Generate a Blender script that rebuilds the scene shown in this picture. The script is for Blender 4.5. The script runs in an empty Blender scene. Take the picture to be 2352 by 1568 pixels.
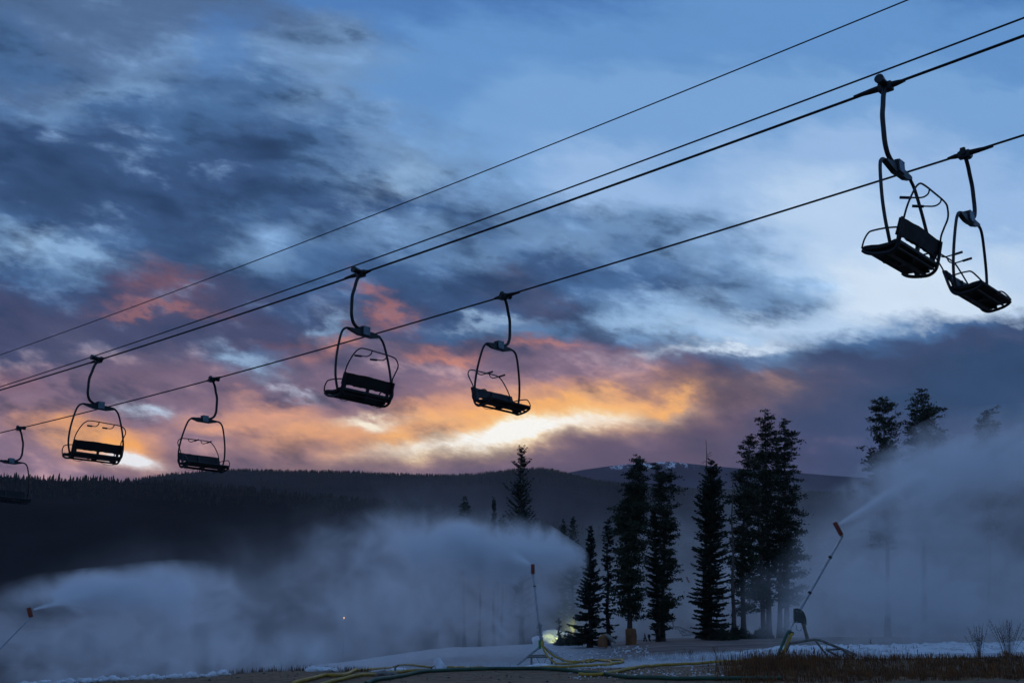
import bpy, bmesh, math, random
import numpy as np
from mathutils import Vector, Matrix, noise as mnoise
from math import radians, sin, cos, tan, pi, atan2, sqrt, exp

sc = bpy.context.scene
COL = sc.collection

# ------------------------------------------------------------------ camera
EYE = 1.6
PW, PH = 2352.0, 1568.0                 # units in which the photograph was measured
LENS = 40.0
FPX = LENS / 36.0 * PW
PITCH = math.atan((1482 - 784) / FPX)
cam = bpy.data.cameras.new("camera")
cam.lens = LENS
cam.sensor_width = 36
cam.clip_start = 0.1
cam.clip_end = 20000
camo = bpy.data.objects.new("camera", cam)
COL.objects.link(camo)
camo.location = (0, 0, EYE)
camo.rotation_euler = (pi / 2 + PITCH, 0, 0)
sc.camera = camo

# ------------------------------------------------------------------ render settings
sc.render.engine = 'CYCLES'
sc.view_settings.view_transform = 'Standard'
sc.view_settings.look = 'None'
sc.view_settings.gamma = 1
sc.view_settings.exposure = 0
cy = sc.cycles
cy.use_denoising = True
cy.denoiser = 'OPENIMAGEDENOISE'
cy.use_adaptive_sampling = True
cy.adaptive_threshold = 0.02
cy.max_bounces = 6
cy.diffuse_bounces = 2
cy.glossy_bounces = 2
cy.volume_bounces = 5
cy.transparent_max_bounces = 8
cy.volume_step_rate = 1.0
cy.volume_max_steps = 256
cy.caustics_reflective = False
cy.caustics_refractive = False


# ------------------------------------------------------------------ node helpers
class NT:
    """short hand for building shader node trees"""
    def __init__(self, tree):
        self.t = tree
        self.n = tree.nodes
        self.l = tree.links

    def node(self, kind, **kw):
        nd = self.n.new(kind)
        for k, v in kw.items():
            setattr(nd, k, v)
        return nd

    def put(self, sock, v):
        if isinstance(v, bpy.types.NodeSocket):
            self.l.new(v, sock)
        elif v is not None:
            sock.default_value = v

    def m(self, op, a, b=None, c=None, clamp=False):
        nd = self.node('ShaderNodeMath', operation=op, use_clamp=clamp)
        self.put(nd.inputs[0], a)
        if b is not None:
            self.put(nd.inputs[1], b)
        if c is not None:
            self.put(nd.inputs[2], c)
        return nd.outputs[0]

    def vm(self, op, a, b=None, scale=None):
        nd = self.node('ShaderNodeVectorMath', operation=op)
        self.put(nd.inputs[0], a)
        if b is not None:
            self.put(nd.inputs[1], b)
        if scale is not None:
            self.put(nd.inputs['Scale'], scale)
        return nd.outputs['Value'] if op in ('DOT_PRODUCT', 'LENGTH') else nd.outputs[0]

    def step(self, x, lo, hi, smooth=True):
        nd = self.node('ShaderNodeMapRange')
        nd.interpolation_type = 'SMOOTHSTEP' if smooth else 'LINEAR'
        self.put(nd.inputs[0], x)
        self.put(nd.inputs[1], lo)
        self.put(nd.inputs[2], hi)
        return nd.outputs[0]

    def mixf(self, f, a, b):
        nd = self.node('ShaderNodeMix', data_type='FLOAT')
        self.put(nd.inputs[0], f)
        self.put(nd.inputs[2], a)
        self.put(nd.inputs[3], b)
        return nd.outputs[0]

    def mixc(self, f, a, b, mode='MIX'):
        nd = self.node('ShaderNodeMix', data_type='RGBA', blend_type=mode)
        self.put(nd.inputs[0], f)
        self.put(nd.inputs[6], a)
        self.put(nd.inputs[7], b)
        return nd.outputs[2]

    def noise(self, vec, scale, detail=4, rough=0.5, dist=0.0):
        nd = self.node('ShaderNodeTexNoise')
        self.put(nd.inputs['Vector'], vec)
        nd.inputs['Scale'].default_value = scale
        nd.inputs['Detail'].default_value = detail
        nd.inputs['Roughness'].default_value = rough
        nd.inputs['Distortion'].default_value = dist
        return nd

    def combine(self, x, y, z):
        nd = self.node('ShaderNodeCombineXYZ')
        for i, v in enumerate((x, y, z)):
            self.put(nd.inputs[i], v)
        return nd.outputs[0]


def lin(c):
    return tuple((v / 255 / 12.92) if v / 255 <= 0.04045 else ((v / 255 + 0.055) / 1.055) ** 2.4 for v in c)


# ------------------------------------------------------------------ world: dusk sky with broken cloud
PAL = dict(
    a=((80, 126, 186), .12), b=((100, 148, 204), .08), c=((120, 164, 214), .05), d=((152, 186, 228), .06),
    e=((184, 210, 240), .10), f=((210, 228, 247), .12), g=((80, 108, 148), .45), h=((70, 106, 152), .8),
    i=((54, 82, 124), .9), j=((48, 74, 112), .7), k=((82, 84, 114), .95), l=((108, 92, 116), .7),
    m=((130, 108, 130), 1.0), n=((126, 88, 100), .8), o=((204, 128, 112), .7), p=((222, 160, 132), .6),
    q=((240, 184, 144), .5), r=((255, 196, 120), .5), s=((255, 240, 205), .5), t=((255, 255, 250), .3),
    u=((68, 74, 108), .75), v=((58, 74, 110), .45), w=((46, 72, 108), .45), x=((96, 84, 108), .4),
    y=((156, 190, 226), .8), z=((112, 148, 190), .7))
ROWS = [
    (0,    "gggggggaaaaaaaaabbbbbbaaa"),
    (60,   "hggggaggzabbbbbbbbbbbbbbb"),
    (120,  "hgggzazzzzbbbbbbbbbbbbbbb"),
    (180,  "hhgzghhzzbbbcccccccccccbb"),
    (215,  "ggzzzhhzzbbbccccccccccccc"),
    (250,  "hzhhhhhzhzbbccccccccccccc"),
    (300,  "iiiihiihhzbccccccccdddccc"),
    (370,  "iijiiiihzzzccdddcdddddddc"),
    (440,  "ijjiiiiihyzzcdddddeeedddd"),
    (500,  "hiiiiihiiihizhzzzdeeeeedd"),
    (560,  "zyzhijzzhzzhzzzhzzdeeeeee"),
    (610,  "ihziiizhhihzhiihhzyeffffe"),
    (650,  "uiiunuiihiiikihhizzyffffe"),
    (700,  "uuuuuuuiuuiiikizyzzeffffe"),
    (745,  "uukuuuuuiuhizhzyyeeeezhhv"),
    (775,  "uukuuuunkklmlmhzyyezhhvvv"),
    (810,  "kuklkkhlkmkmkmlkhhzvvvvww"),
    (860,  "nmmllmklmlmmlmmmluvvvvwww"),
    (900,  "mmmmmlmmmlmpmpmmluvvvwwww"),
    (935,  "mmmmmmppmmpppmqpmluvvvwww"),
    (965,  "mpmmmppmqmqqppqlxluvvvvww"),
    (990,  "mmqpmmmmpmpppqplxxuuvvvvv"),
    (1012, "mmqpmmmmmmmmpmllxxuuvvvvv"),
    (1040, "mmmmmlmmmmllllxxxxuuvvvvv"),
    (1065, "mmmmmllllllllxxxxxuuvvvvv"),
    (1100, "mmmlllllllllxxxxxxuuvvvvv"),
]
assert all(len(r[1]) == 25 for r in ROWS)


def build_world():
    w = bpy.data.worlds.new("World")
    sc.world = w
    w.use_nodes = True
    w.cycles.sampling_method = 'MANUAL'
    w.cycles.sample_map_resolution = 512
    t = NT(w.node_tree)
    t.n.clear()
    geo = t.node('ShaderNodeTexCoord')
    d = t.vm('NORMALIZE', geo.outputs['Generated'])
    sep = t.node('ShaderNodeSeparateXYZ')
    t.l.new(d, sep.inputs[0])
    dx, dy, dz = sep.outputs
    dyp = t.m('MAXIMUM', dy, 0.12)
    # coordinates on a level cloud sheet: gives clouds their foreshortening
    hz = t.m('ADD', t.m('MAXIMUM', dz, 0.0), 0.16)
    cx = t.m('DIVIDE', dx, hz)
    cyy = t.m('DIVIDE', dyp, hz)
    plane = t.combine(cx, t.m('MULTIPLY', cyy, 0.8), 0.0)
    # coordinates on the northern sky wall
    V = t.m('DIVIDE', dz, dyp)
    X = t.m('DIVIDE', dx, t.m('ADD', t.m('MULTIPLY', dyp, cos(PITCH)), t.m('MULTIPLY', dz, sin(PITCH))))
    wall = t.combine(t.m('SUBTRACT', t.m('MULTIPLY', X, 0.95), t.m('MULTIPLY', V, 0.3)),
                     t.m('ADD', t.m('MULTIPLY', X, 0.6), t.m('MULTIPLY', V, 2.0)), 0.0)
    n1 = t.noise(plane, 1.7, 7, 0.55)
    n2 = t.noise(wall, 10.0, 10, 0.66)
    w1 = t.vm('SUBTRACT', n1.outputs['Color'], (0.5, 0.5, 0.5))
    w2 = t.vm('SUBTRACT', n2.outputs['Color'], (0.5, 0.5, 0.5))
    n2b = t.noise(wall, 34.0, 8, 0.62)
    w3 = t.vm('SUBTRACT', n2b.outputs['Color'], (0.5, 0.5, 0.5))
    wv = t.vm('ADD', t.vm('ADD', t.vm('SCALE', w1, scale=0.07), t.vm('SCALE', w2, scale=0.10)), t.vm('SCALE', w3, scale=0.032))
    sw = t.node('ShaderNodeSeparateXYZ')
    t.l.new(wv, sw.inputs[0])
    # near the horizon the warp dies down
    damp = t.step(V, 0.12, 0.32)
    damp = t.m('MULTIPLY_ADD', damp, 0.65, 0.35)
    Xw = t.m('ADD', X, t.m('MULTIPLY', sw.outputs[0], t.m('MULTIPLY', damp, 1.5)))
    Vw = t.m('ADD', V, t.m('MULTIPLY', sw.outputs[1], t.m('MULTIPLY', damp, 0.8)))
    half = 1176 / FPX
    fx = t.m('DIVIDE', t.m('ADD', Xw, half), 2 * half)
    col = alp = None
    pv = None
    for y, s in ROWS:
        v = tan(PITCH + math.atan((784 - y) / FPX))
        r = t.node('ShaderNodeValToRGB')
        t.l.new(fx, r.inputs[0])
        cr = r.color_ramp
        cr.interpolation = 'B_SPLINE'
        while len(cr.elements) > 1:
            cr.elements.remove(cr.elements[-1])
        for k, ch in enumerate(s):
            c, am = PAL[ch]
            e = cr.elements[0] if k == 0 else cr.elements.new(k / 24)
            e.position = k / 24
            e.color = (*lin(c), am)
        if col is None:
            col, alp = r.outputs[0], r.outputs[1]
        else:
            f = t.step(Vw, pv, v, False)       # falls with elevation
            col = t.mixc(f, col, r.outputs[0])
            alp = t.mixf(f, alp, r.outputs[1])
        pv = v
    # cloud texture inside the broad masses
    n3 = t.noise(plane, 3.4, 10, 0.60, 0.35)
    n4 = t.noise(wall, 14.0, 10, 0.60, 0.25)
    n5a = t.noise(wall, 8.5, 8, 0.56, 0.3)
    n5 = t.noise(t.vm('ADD', wall, (0.008, -0.035, 0.0)), 8.5, 5, 0.5, 0.3)      # the same cloud a little lower: relief of lit undersides
    relief = t.m('MULTIPLY', t.m('SUBTRACT', n5a.outputs[0], n5.outputs[0]), 0.42)
    tex = t.m('ADD', t.m('MULTIPLY', n3.outputs[0], 0.42), t.m('MULTIPLY', n4.outputs[0], 0.42))
    tex = t.m('ADD', t.m('ADD', tex, t.m('MULTIPLY', n2b.outputs[0], 0.16)), relief)
    tex = t.m('MULTIPLY', t.m('SUBTRACT', tex, 0.5), 8.5)
    k = t.m('MULTIPLY', tex, alp)
    kp = t.step(k, 0.15, 1.5)
    kn = t.step(k, -0.08, -0.95)
    low = t.step(V, 0.31, 0.20)
    light = t.mixc(low, (*lin((150, 186, 226)), 1), (*lin((238, 170, 132)), 1))
    light = t.mixc(t.step(V, 0.24, 0.16), light, (*lin((190, 150, 150)), 1))
    dark = t.mixc(low, (*lin((44, 72, 112)), 1), (*lin((74, 76, 108)), 1))
    right = t.step(X, 0.22, 0.34)
    lowr = t.m('MULTIPLY', right, low)
    light = t.mixc(lowr, light, (*lin((84, 86, 122)), 1))
    dark = t.mixc(lowr, dark, (*lin((46, 68, 104)), 1))
    c2 = t.mixc(t.m('MULTIPLY', kp, 0.50), col, light)
    c2 = t.mixc(t.m('MULTIPLY', kn, 0.68), c2, dark)
    lift = t.vm('SCALE', c2, scale=t.m('POWER', 2.0, t.m('MULTIPLY', k, 0.35)))
    # gaps in the cloud where the glow comes through: (column, row, half width, half height, tilt, colour, strength)
    def vrow(y):
        return tan(PITCH + math.atan((784 - y) / FPX))
    for (gx, gy, gw, gh, tilt, gc, ga) in (
            (1190, 968, 410, 50, -0.12, (255, 184, 104), .85), (230, 1005, 130, 42, 0.25, (252, 172, 84), .85), (700, 985, 150, 34, -0.1, (250, 178, 118), .6),
            (1190, 1000, 230, 28, -0.13, (255, 232, 180), 1.2), (1180, 1003, 200, 17, -0.12, (255, 254, 250), 1.7),
            (862, 960, 62, 14, 0.1, (255, 244, 222), 1.2), (300, 1046, 62, 17, 0.15, (240, 244, 250), 1.1), (352, 937, 48, 13, 0.1, (196, 214, 236), 1.0),
            (1530, 932, 85, 16, -0.22, (252, 184, 112), .9), (560, 826, 60, 26, 0.4, (150, 180, 214), .8), (672, 890, 46, 12, 0.2, (196, 200, 222), .8),
            (1240, 782, 75, 13, 0.06, (206, 134, 118), .6), (858, 692, 42, 28, 0.4, (184, 118, 110), .55), (370, 625, 60, 26, 0.3, (128, 90, 108), .45), (380, 702, 95, 13, 0.1, (176, 114, 108), .5),
            (1010, 800, 100, 18, 0.12, (212, 138, 116), .7), (760, 772, 70, 26, -0.5, (218, 144, 124), .6), (1660, 800, 150, 16, -0.12, (214, 230, 248), .9),
            (160, 560, 150, 22, 0.25, (148, 186, 226), .7), (740, 735, 45, 26, -0.3, (150, 184, 220), .7), (1120, 722, 90, 12, 0.0, (158, 188, 222), .6)):
        k0 = (vrow(gy - 10) - vrow(gy + 10)) / 20 * FPX
        ex = t.m('SUBTRACT', Xw, (gx - 1176) / FPX)
        ey = t.m('MULTIPLY', t.m('SUBTRACT', Vw, vrow(gy)), 1 / k0)
        ey = t.m('ADD', ey, t.m('MULTIPLY', ex, tilt))
        ex = t.m('MULTIPLY', ex, FPX / gw)
        ey = t.m('MULTIPLY', ey, FPX / gh)
        q = t.m('ADD', t.m('MULTIPLY', ex, ex), t.m('MULTIPLY', ey, ey))
        q = t.m('MAXIMUM', t.m('SUBTRACT', q, t.m('MULTIPLY', tex, 0.75)), 0.0)
        f = t.m('MINIMUM', t.m('MULTIPLY', t.m('EXPONENT', t.m('MULTIPLY', q, -1.1)), ga * 1.05), 1.0)
        lift = t.mixc(t.m('MULTIPLY', f, 0.95), lift, (*lin(gc), 1))
    # brighter gaps are bluer-white, thick parts greyer
    front = t.step(dy, 0.12, 0.45)
    sky = t.node('ShaderNodeTexSky', sky_type='NISHITA')
    sky.sun_disc = False
    sky.sun_elevation = radians(3)
    sky.sun_rotation = radians(-6)
    amb = t.vm('ADD', t.vm('SCALE', sky.outputs[0], scale=0.02), (0.055, 0.105, 0.215))
    up = t.step(dz, -0.05, 0.9)
    amb = t.vm('SCALE', amb, scale=t.m('MULTIPLY_ADD', up, 1.1, 0.8))
    out = t.mixc(front, amb, lift)
    below = t.step(dz, -0.02, -0.10)
    out = t.mixc(below, out, (0.01, 0.012, 0.018, 1))
    bg = t.node('ShaderNodeBackground')
    t.put(bg.inputs[0], out)
    bg.inputs[1].default_value = 1.0
    wo = t.node('ShaderNodeOutputWorld')
    t.l.new(bg.outputs[0], wo.inputs[0])


build_world()

# the sun is under the ridge: only a trace of warm light comes over from behind the hills
sun = bpy.data.lights.new("sun", 'SUN')
sun.energy = 0.12
sun.angle = radians(12)
sun.color = (1.0, 0.84, 0.76)
suno = bpy.data.objects.new("sun", sun)
COL.objects.link(suno)
suno.rotation_euler = (radians(90 - 13), 0, radians(180 + 3))


# ------------------------------------------------------------------ geometry helpers
CP, SP = cos(PITCH), sin(PITCH)


def at(px, py, Y):
    """world point at distance Y (metres north) seen at photo position px, py"""
    a, b = (px - PW / 2) / FPX, (PH / 2 - py) / FPX
    d = Vector((a, CP - b * SP, SP + b * CP))
    return Vector((0, 0, EYE)) + d * (Y / d.y)


def spline(pts, k=8):
    """Catmull-Rom through the points"""
    P = [Vector(p) for p in pts]
    if len(P) < 3:
        return P
    Q = [P[0] * 2 - P[1]] + P + [P[-1] * 2 - P[-2]]
    out = []
    for i in range(1, len(Q) - 2):
        a, b, c, d = Q[i - 1], Q[i], Q[i + 1], Q[i + 2]
        for j in range(k):
            t = j / k
            out.append(0.5 * ((2 * b) + (c - a) * t + (2 * a - 5 * b + 4 * c - d) * t * t + (3 * b - a - 3 * c + d) * t ** 3))
    out.append(P[-1])
    return out


class MB:
    """collects shapes and links them as one mesh object"""
    def __init__(self, origin=(0, 0, 0)):
        self.v = []
        self.f = []
        self.o = Vector(origin)

    def add(self, vs, fs):
        n = len(self.v)
        self.v.extend(tuple(Vector(p) - self.o) for p in vs)
        self.f.extend(tuple(i + n for i in f) for f in fs)
        return self

    def tube(self, pts, r, n=8, caps=True):
        P = [Vector(p) for p in pts]
        R = list(r) if hasattr(r, '__len__') else [r] * len(P)
        if len(R) != len(P):
            R = [float(x) for x in np.interp(np.linspace(0, 1, len(P)), np.linspace(0, 1, len(R)), R)]
        vs, fs = [], []
        t0 = (P[1] - P[0]).normalized()
        up = Vector((0, 0, 1)) if abs(t0.z) < 0.9 else Vector((1, 0, 0))
        u = t0.cross(up).normalized()
        for i, p in enumerate(P):
            if i == 0:
                t = t0
            elif i == len(P) - 1:
                t = (P[-1] - P[-2]).normalized()
            else:
                t = ((P[i + 1] - p).normalized() + (p - P[i - 1]).normalized()).normalized()
            u = (u - t * u.dot(t)).normalized()
            w = t.cross(u)
            for k in range(n):
                a = 2 * pi * k / n
                vs.append(p + (u * cos(a) + w * sin(a)) * R[i])
        for i in range(len(P) - 1):
            for k in range(n):
                a, b = i * n + k, i * n + (k + 1) % n
                fs.append((a, b, b + n, a + n))
        if caps:
            fs.append(tuple(range(n))[::-1])
            fs.append(tuple((len(P) - 1) * n + k for k in range(n)))
        return self.add(vs, fs)

    def box(self, c, s, rot=None, bev=0.0):
        c = Vector(c)
        x, y, z = s[0] / 2, s[1] / 2, s[2] / 2
        M = rot if rot is not None else Matrix.Identity(3)
        if bev <= 0:
            vs = [(sx * x, sy * y, sz * z) for sx in (-1, 1) for sy in (-1, 1) for sz in (-1, 1)]
            fs = [(0, 1, 3, 2), (4, 6, 7, 5), (0, 4, 5, 1), (2, 3, 7, 6), (0, 2, 6, 4), (1, 5, 7, 3)]
            return self.add([c + M @ Vector(v) for v in vs], fs)
        bm = bmesh.new()
        bmesh.ops.create_cube(bm, size=1)
        for v in bm.verts:
            v.co = Vector((v.co.x * s[0], v.co.y * s[1], v.co.z * s[2]))
        bmesh.ops.bevel(bm, geom=bm.edges[:], offset=bev, segments=2, affect='EDGES', profile=0.5)
        bm.verts.index_update()
        self.add([c + M @ v.co for v in bm.verts], [tuple(v.index for v in f.verts) for f in bm.faces])
        bm.free()
        return self

    def prism(self, outline, thick, origin, ax, ay, bev=0):
        """outline (2-D list) in the plane of ax, ay through origin, extruded by thick both ways"""
        ax, ay = Vector(ax).normalized(), Vector(ay).normalized()
        nz = ax.cross(ay).normalized() * (thick / 2)
        o = Vector(origin)
        n = len(outline)
        vs = [o + ax * a + ay * b + nz for a, b in outline] + [o + ax * a + ay * b - nz for a, b in outline]
        fs = [tuple(range(n)), tuple(range(2 * n - 1, n - 1, -1))]
        fs += [(i, n + i, n + (i + 1) % n, (i + 1) % n) for i in range(n)]
        return self.add(vs, fs)

    def build(self, name, mat, parent=None, smooth=True, loc=(0, 0, 0)):
        me = bpy.data.meshes.new(name)
        me.from_pydata([tuple(v) for v in self.v], [], self.f)
        if smooth:
            me.polygons.foreach_set('use_smooth', [True] * len(me.polygons))
            try:
                me.set_sharp_from_angle(angle=radians(40))
            except Exception:
                pass
        me.materials.append(mat)
        me.update()
        o = bpy.data.objects.new(name, me)
        COL.objects.link(o)
        o.parent = parent
        o.location = loc
        return o


def np_mesh(name, V, F, mat, parent=None, smooth=False):
    """V (n,3), F (m,k) arrays -> one mesh object"""
    me = bpy.data.meshes.new(name)
    V = np.asarray(V, dtype=np.float32)
    F = np.asarray(F, dtype=np.int32)
    me.vertices.add(len(V))
    me.vertices.foreach_set('co', V.ravel())
    me.loops.add(F.size)
    me.loops.foreach_set('vertex_index', F.ravel())
    me.polygons.add(len(F))
    me.polygons.foreach_set('loop_start', np.arange(0, F.size, F.shape[1], dtype=np.int32))
    me.polygons.foreach_set('loop_total', np.full(len(F), F.shape[1], dtype=np.int32))
    me.update(calc_edges=True)
    me.validate()
    if smooth:
        me.polygons.foreach_set('use_smooth', [True] * len(me.polygons))
    me.materials.append(mat)
    o = bpy.data.objects.new(name, me)
    COL.objects.link(o)
    o.parent = parent
    return o


def tag(o, label=None, cat=None, group=None, kind=None):
    if label:
        o['label'] = label
    if cat:
        o['category'] = cat
    if group:
        o['group'] = group
    if kind:
        o['kind'] = kind
    return o


def thing(name, label, cat, loc=(0, 0, 0), rz=0.0, group=None):
    o = bpy.data.objects.new(name, None)
    o.empty_display_size = 0.3
    COL.objects.link(o)
    o.location = loc
    o.rotation_euler = (0, 0, rz)
    return tag(o, label, cat, group)


def copy_thing(root, loc, rz, label, scale=1.0, keep=None):
    r = root.copy()
    COL.objects.link(r)
    r.location = loc
    r.rotation_euler = (0, 0, rz)
    r.scale = (scale,) * 3
    r['label'] = label
    for ch in list(root.children):
        if keep and not keep(ch):
            continue
        c = ch.copy()
        COL.objects.link(c)
        c.parent = r
        for g in list(ch.children):
            d = g.copy()
            COL.objects.link(d)
            d.parent = c
    return r


# ------------------------------------------------------------------ materials
def mat(name, col, rough=0.6, metal=0.0, var=0.25, scale=6.0, bump=0.0, bscale=40.0, sheen=None, spec=0.5):
    m = bpy.data.materials.new(name)
    m.use_nodes = True
    t = NT(m.node_tree)
    p = t.n['Principled BSDF']
    tc = t.node('ShaderNodeTexCoord')
    ns = t.noise(tc.outputs['Object'], scale, 4, 0.6)
    f = t.step(ns.outputs[0], 0.3, 0.7)
    lo = tuple(c * (1 - var) for c in col) + (1,)
    hi = tuple(min(1, c * (1 + var)) for c in col) + (1,)
    t.put(p.inputs['Base Color'], t.mixc(f, lo, hi))
    t.put(p.inputs['Roughness'], t.mixf(f, max(0.05, rough - 0.08), min(1, rough + 0.08)))
    p.inputs['Metallic'].default_value = metal
    p.inputs['Specular IOR Level'].default_value = spec
    if bump > 0:
        nb = t.noise(tc.outputs['Object'], bscale, 5, 0.6)
        b = t.node('ShaderNodeBump')
        b.inputs['Strength'].default_value = bump
        b.inputs['Distance'].default_value = 0.02
        t.put(b.inputs['Height'], nb.outputs[0])
        t.put(p.inputs['Normal'], b.outputs[0])
    return m


M = dict(
    steel=mat('painted_steel', (0.006, 0.013, 0.022), 0.45, 0.0, 0.3, 8, 0.1, 60),
    plate=mat('zinc_plate', (0.16, 0.24, 0.30), 0.45, 0.3, 0.25, 12),
    pad=mat('seat_pad', (0.004, 0.007, 0.010), 0.7, 0, 0.35, 5, 0.3, 25),
    rubber=mat('rubber', (0.010, 0.010, 0.012), 0.8, 0, 0.2, 10),
    rope=mat('wire_rope', (0.006, 0.006, 0.009), 0.6, 0.2, 0.3, 20),
    galv=mat('galvanised', (0.30, 0.33, 0.36), 0.42, 0.6, 0.3, 9, 0.1, 50),
    alu=mat('aluminium', (0.42, 0.48, 0.54), 0.38, 0.5, 0.2, 6),
    dull=mat('weathered_frame', (0.20, 0.19, 0.17), 0.6, 0.3, 0.35, 7, 0.15, 40),
    cover=mat('painted_cover', (0.07, 0.09, 0.09), 0.5, 0.1, 0.25, 8),
    orange=mat('orange_paint', (0.21, 0.036, 0.016), 0.5, 0, 0.25, 12),
    black=mat('black_fitting', (0.012, 0.012, 0.013), 0.5, 0.1, 0.2, 10),
    yhose=mat('yellow_hose', (0.40, 0.255, 0.03), 0.6, 0, 0.3, 2.5, 0.25, 120),
    ghose=mat('green_hose', (0.022, 0.080, 0.048), 0.6, 0, 0.3, 2.5, 0.25, 120),
    green=mat('green_coupling', (0.03, 0.30, 0.08), 0.5, 0, 0.2, 10),
    tarp=mat('orange_tarp', (0.20, 0.085, 0.03), 0.75, 0, 0.35, 3, 0.3, 15),
    greytarp=mat('grey_tarp', (0.22, 0.23, 0.22), 0.75, 0, 0.25, 3, 0.3, 15),
    bark=mat('bark', (0.055, 0.042, 0.036), 0.9, 0, 0.4, 5, 0.5, 20),
    greybark=mat('grey_bark', (0.11, 0.09, 0.08), 0.9, 0, 0.35, 5, 0.5, 20),
    spruce=mat('spruce_needles', (0.020, 0.036, 0.020), 0.75, 0, 0.5, 1.2),
    pine=mat('pine_needles', (0.028, 0.042, 0.020), 0.75, 0, 0.5, 1.2),
    fir=mat('fir_needles', (0.020, 0.036, 0.026), 0.75, 0, 0.5, 1.2),
    farwood=mat('far_forest', (0.018, 0.022, 0.020), 0.9, 0, 0.5, 0.05),
    stone=mat('stone', (0.17, 0.15, 0.13), 0.85, 0, 0.4, 6, 0.6, 20),
    gravel=mat('gravel', (0.13, 0.105, 0.085), 0.9, 0, 0.5, 3),
    drygrass=mat('dry_grass', (0.17, 0.072, 0.024), 0.85, 0, 0.5, 2.0),
    weed=mat('dead_stem', (0.10, 0.058, 0.036), 0.85, 0, 0.4, 2.0),
    frost=mat('frosted_blade', (0.60, 0.62, 0.66), 0.75, 0, 0.3, 2.0),
    snowlump=mat('snow_lump', (0.74, 0.77, 0.82), 0.7, 0, 0.1, 3, 0.5, 14),
)

# ------------------------------------------------------------------ ground
SS = np.array([-0.60, -0.45, -0.30, -0.17, -0.05, 0.05, 0.15, 0.30, 0.45, 0.60])
YY = np.array([5, 20, 26, 30, 36, 42, 50, 65, 80, 120, 250, 500, 900], float)
HH = np.array([
    [-1.6] * 10,
    [-1.25, -1.2, -1.1, -1.0, -1.0, -1.0, -1.0, -0.95, -0.9, -0.9],
    [-1.05, -0.95, -0.75, -0.66, -0.69, -0.71, -0.69, -0.63, -0.58, -0.58],
    [-1.3, -1.02, -0.80, -0.60, -0.62, -0.62, -0.54, -0.36, -0.32, -0.3],
    [-3.8, -3.2, -2.5, -1.1, -0.70, -0.64, -0.52, -0.38, -0.30, -0.3],
    [-5.5, -5.0, -4.2, -1.5, -0.80, -0.66, -0.37, -0.22, -0.12, -0.1],
    [-5.5, -4.5, -3.8, -1.75, -0.85, -0.75, -0.28, -0.05, 0.0, 0.1],
    [-7, -6, -5, -1.45, -0.30, 0.0, 0.33, 0.40, 0.4, 0.5],
    [-8, -7, -6, -1.25, -0.10, 0.2, 0.50, 0.55, 0.6, 0.7],
    [-9, -8, -7, -3.0, -0.8, 0.0, 0.6, 1.0, 1.2, 1.4],
    [-14, -12, -10, -6, -3, -2, -1, 0, 0, 0],
    [-20, -18, -16, -14, -10, -4, 2, 4, 5, 6],
    [10, 10, 10, 10, 10, 12, 14, 18, 22, 26]], float) + EYE


def sm(t):
    t = min(1.0, max(0.0, t))
    return t * t * (3 - 2 * t)


def ground(x, y, bumps=True):
    yc = max(y, 5.0)
    s = min(0.6, max(-0.6, x / yc))
    yc = min(yc, 900.0)
    i = min(len(YY) - 2, max(0, int(np.searchsorted(YY, yc)) - 1))
    j = min(len(SS) - 2, max(0, int(np.searchsorted(SS, s)) - 1))
    ty = (yc - YY[i]) / (YY[i + 1] - YY[i])
    ts = (s - SS[j]) / (SS[j + 1] - SS[j])
    # monotone-ish: blend of linear and smooth keeps the grid lines from showing
    ty = 0.5 * ty + 0.5 * sm(ty)
    ts = 0.5 * ts + 0.5 * sm(ts)
    h = (HH[i, j] * (1 - ts) + HH[i, j + 1] * ts) * (1 - ty) + (HH[i + 1, j] * (1 - ts) + HH[i + 1, j + 1] * ts) * ty
    if bumps:
        h += 0.05 * mnoise.noise(Vector((x * 0.35, y * 0.35, 3.1)))
        h += 0.022 * mnoise.noise(Vector((x * 1.6, y * 1.1, 7.7)))
    return float(h)


def on_ground(px, py, lift=0.0, y0=14.0, y1=120.0):
    """where the line of sight through px, py first meets the ground"""
    y = y0
    while y < y1:
        p = at(px, py, y)
        if p.z <= ground(p.x, p.y, False):
            break
        y += 0.1
    return Vector((p.x, p.y, ground(p.x, p.y) + lift))


def steps(segs):
    out = []
    for a, b, d in segs:
        n = max(1, int(round((b - a) / d)))
        out += [a + (b - a) * i / n for i in range(n)]
    out.append(segs[-1][1])
    return out


def sheet(name, xs, ys, zf, material, kind='structure', smooth=True):
    nx, ny = len(xs), len(ys)
    V = np.array([(x, y, zf(x, y)) for y in ys for x in xs])
    idx = np.arange(nx * ny).reshape(ny, nx)
    F = np.stack([idx[:-1, :-1], idx[:-1, 1:], idx[1:, 1:], idx[1:, :-1]], -1).reshape(-1, 4)
    o = np_mesh(name, V, F, material, smooth=smooth)
    return tag(o, kind=kind)


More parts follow.
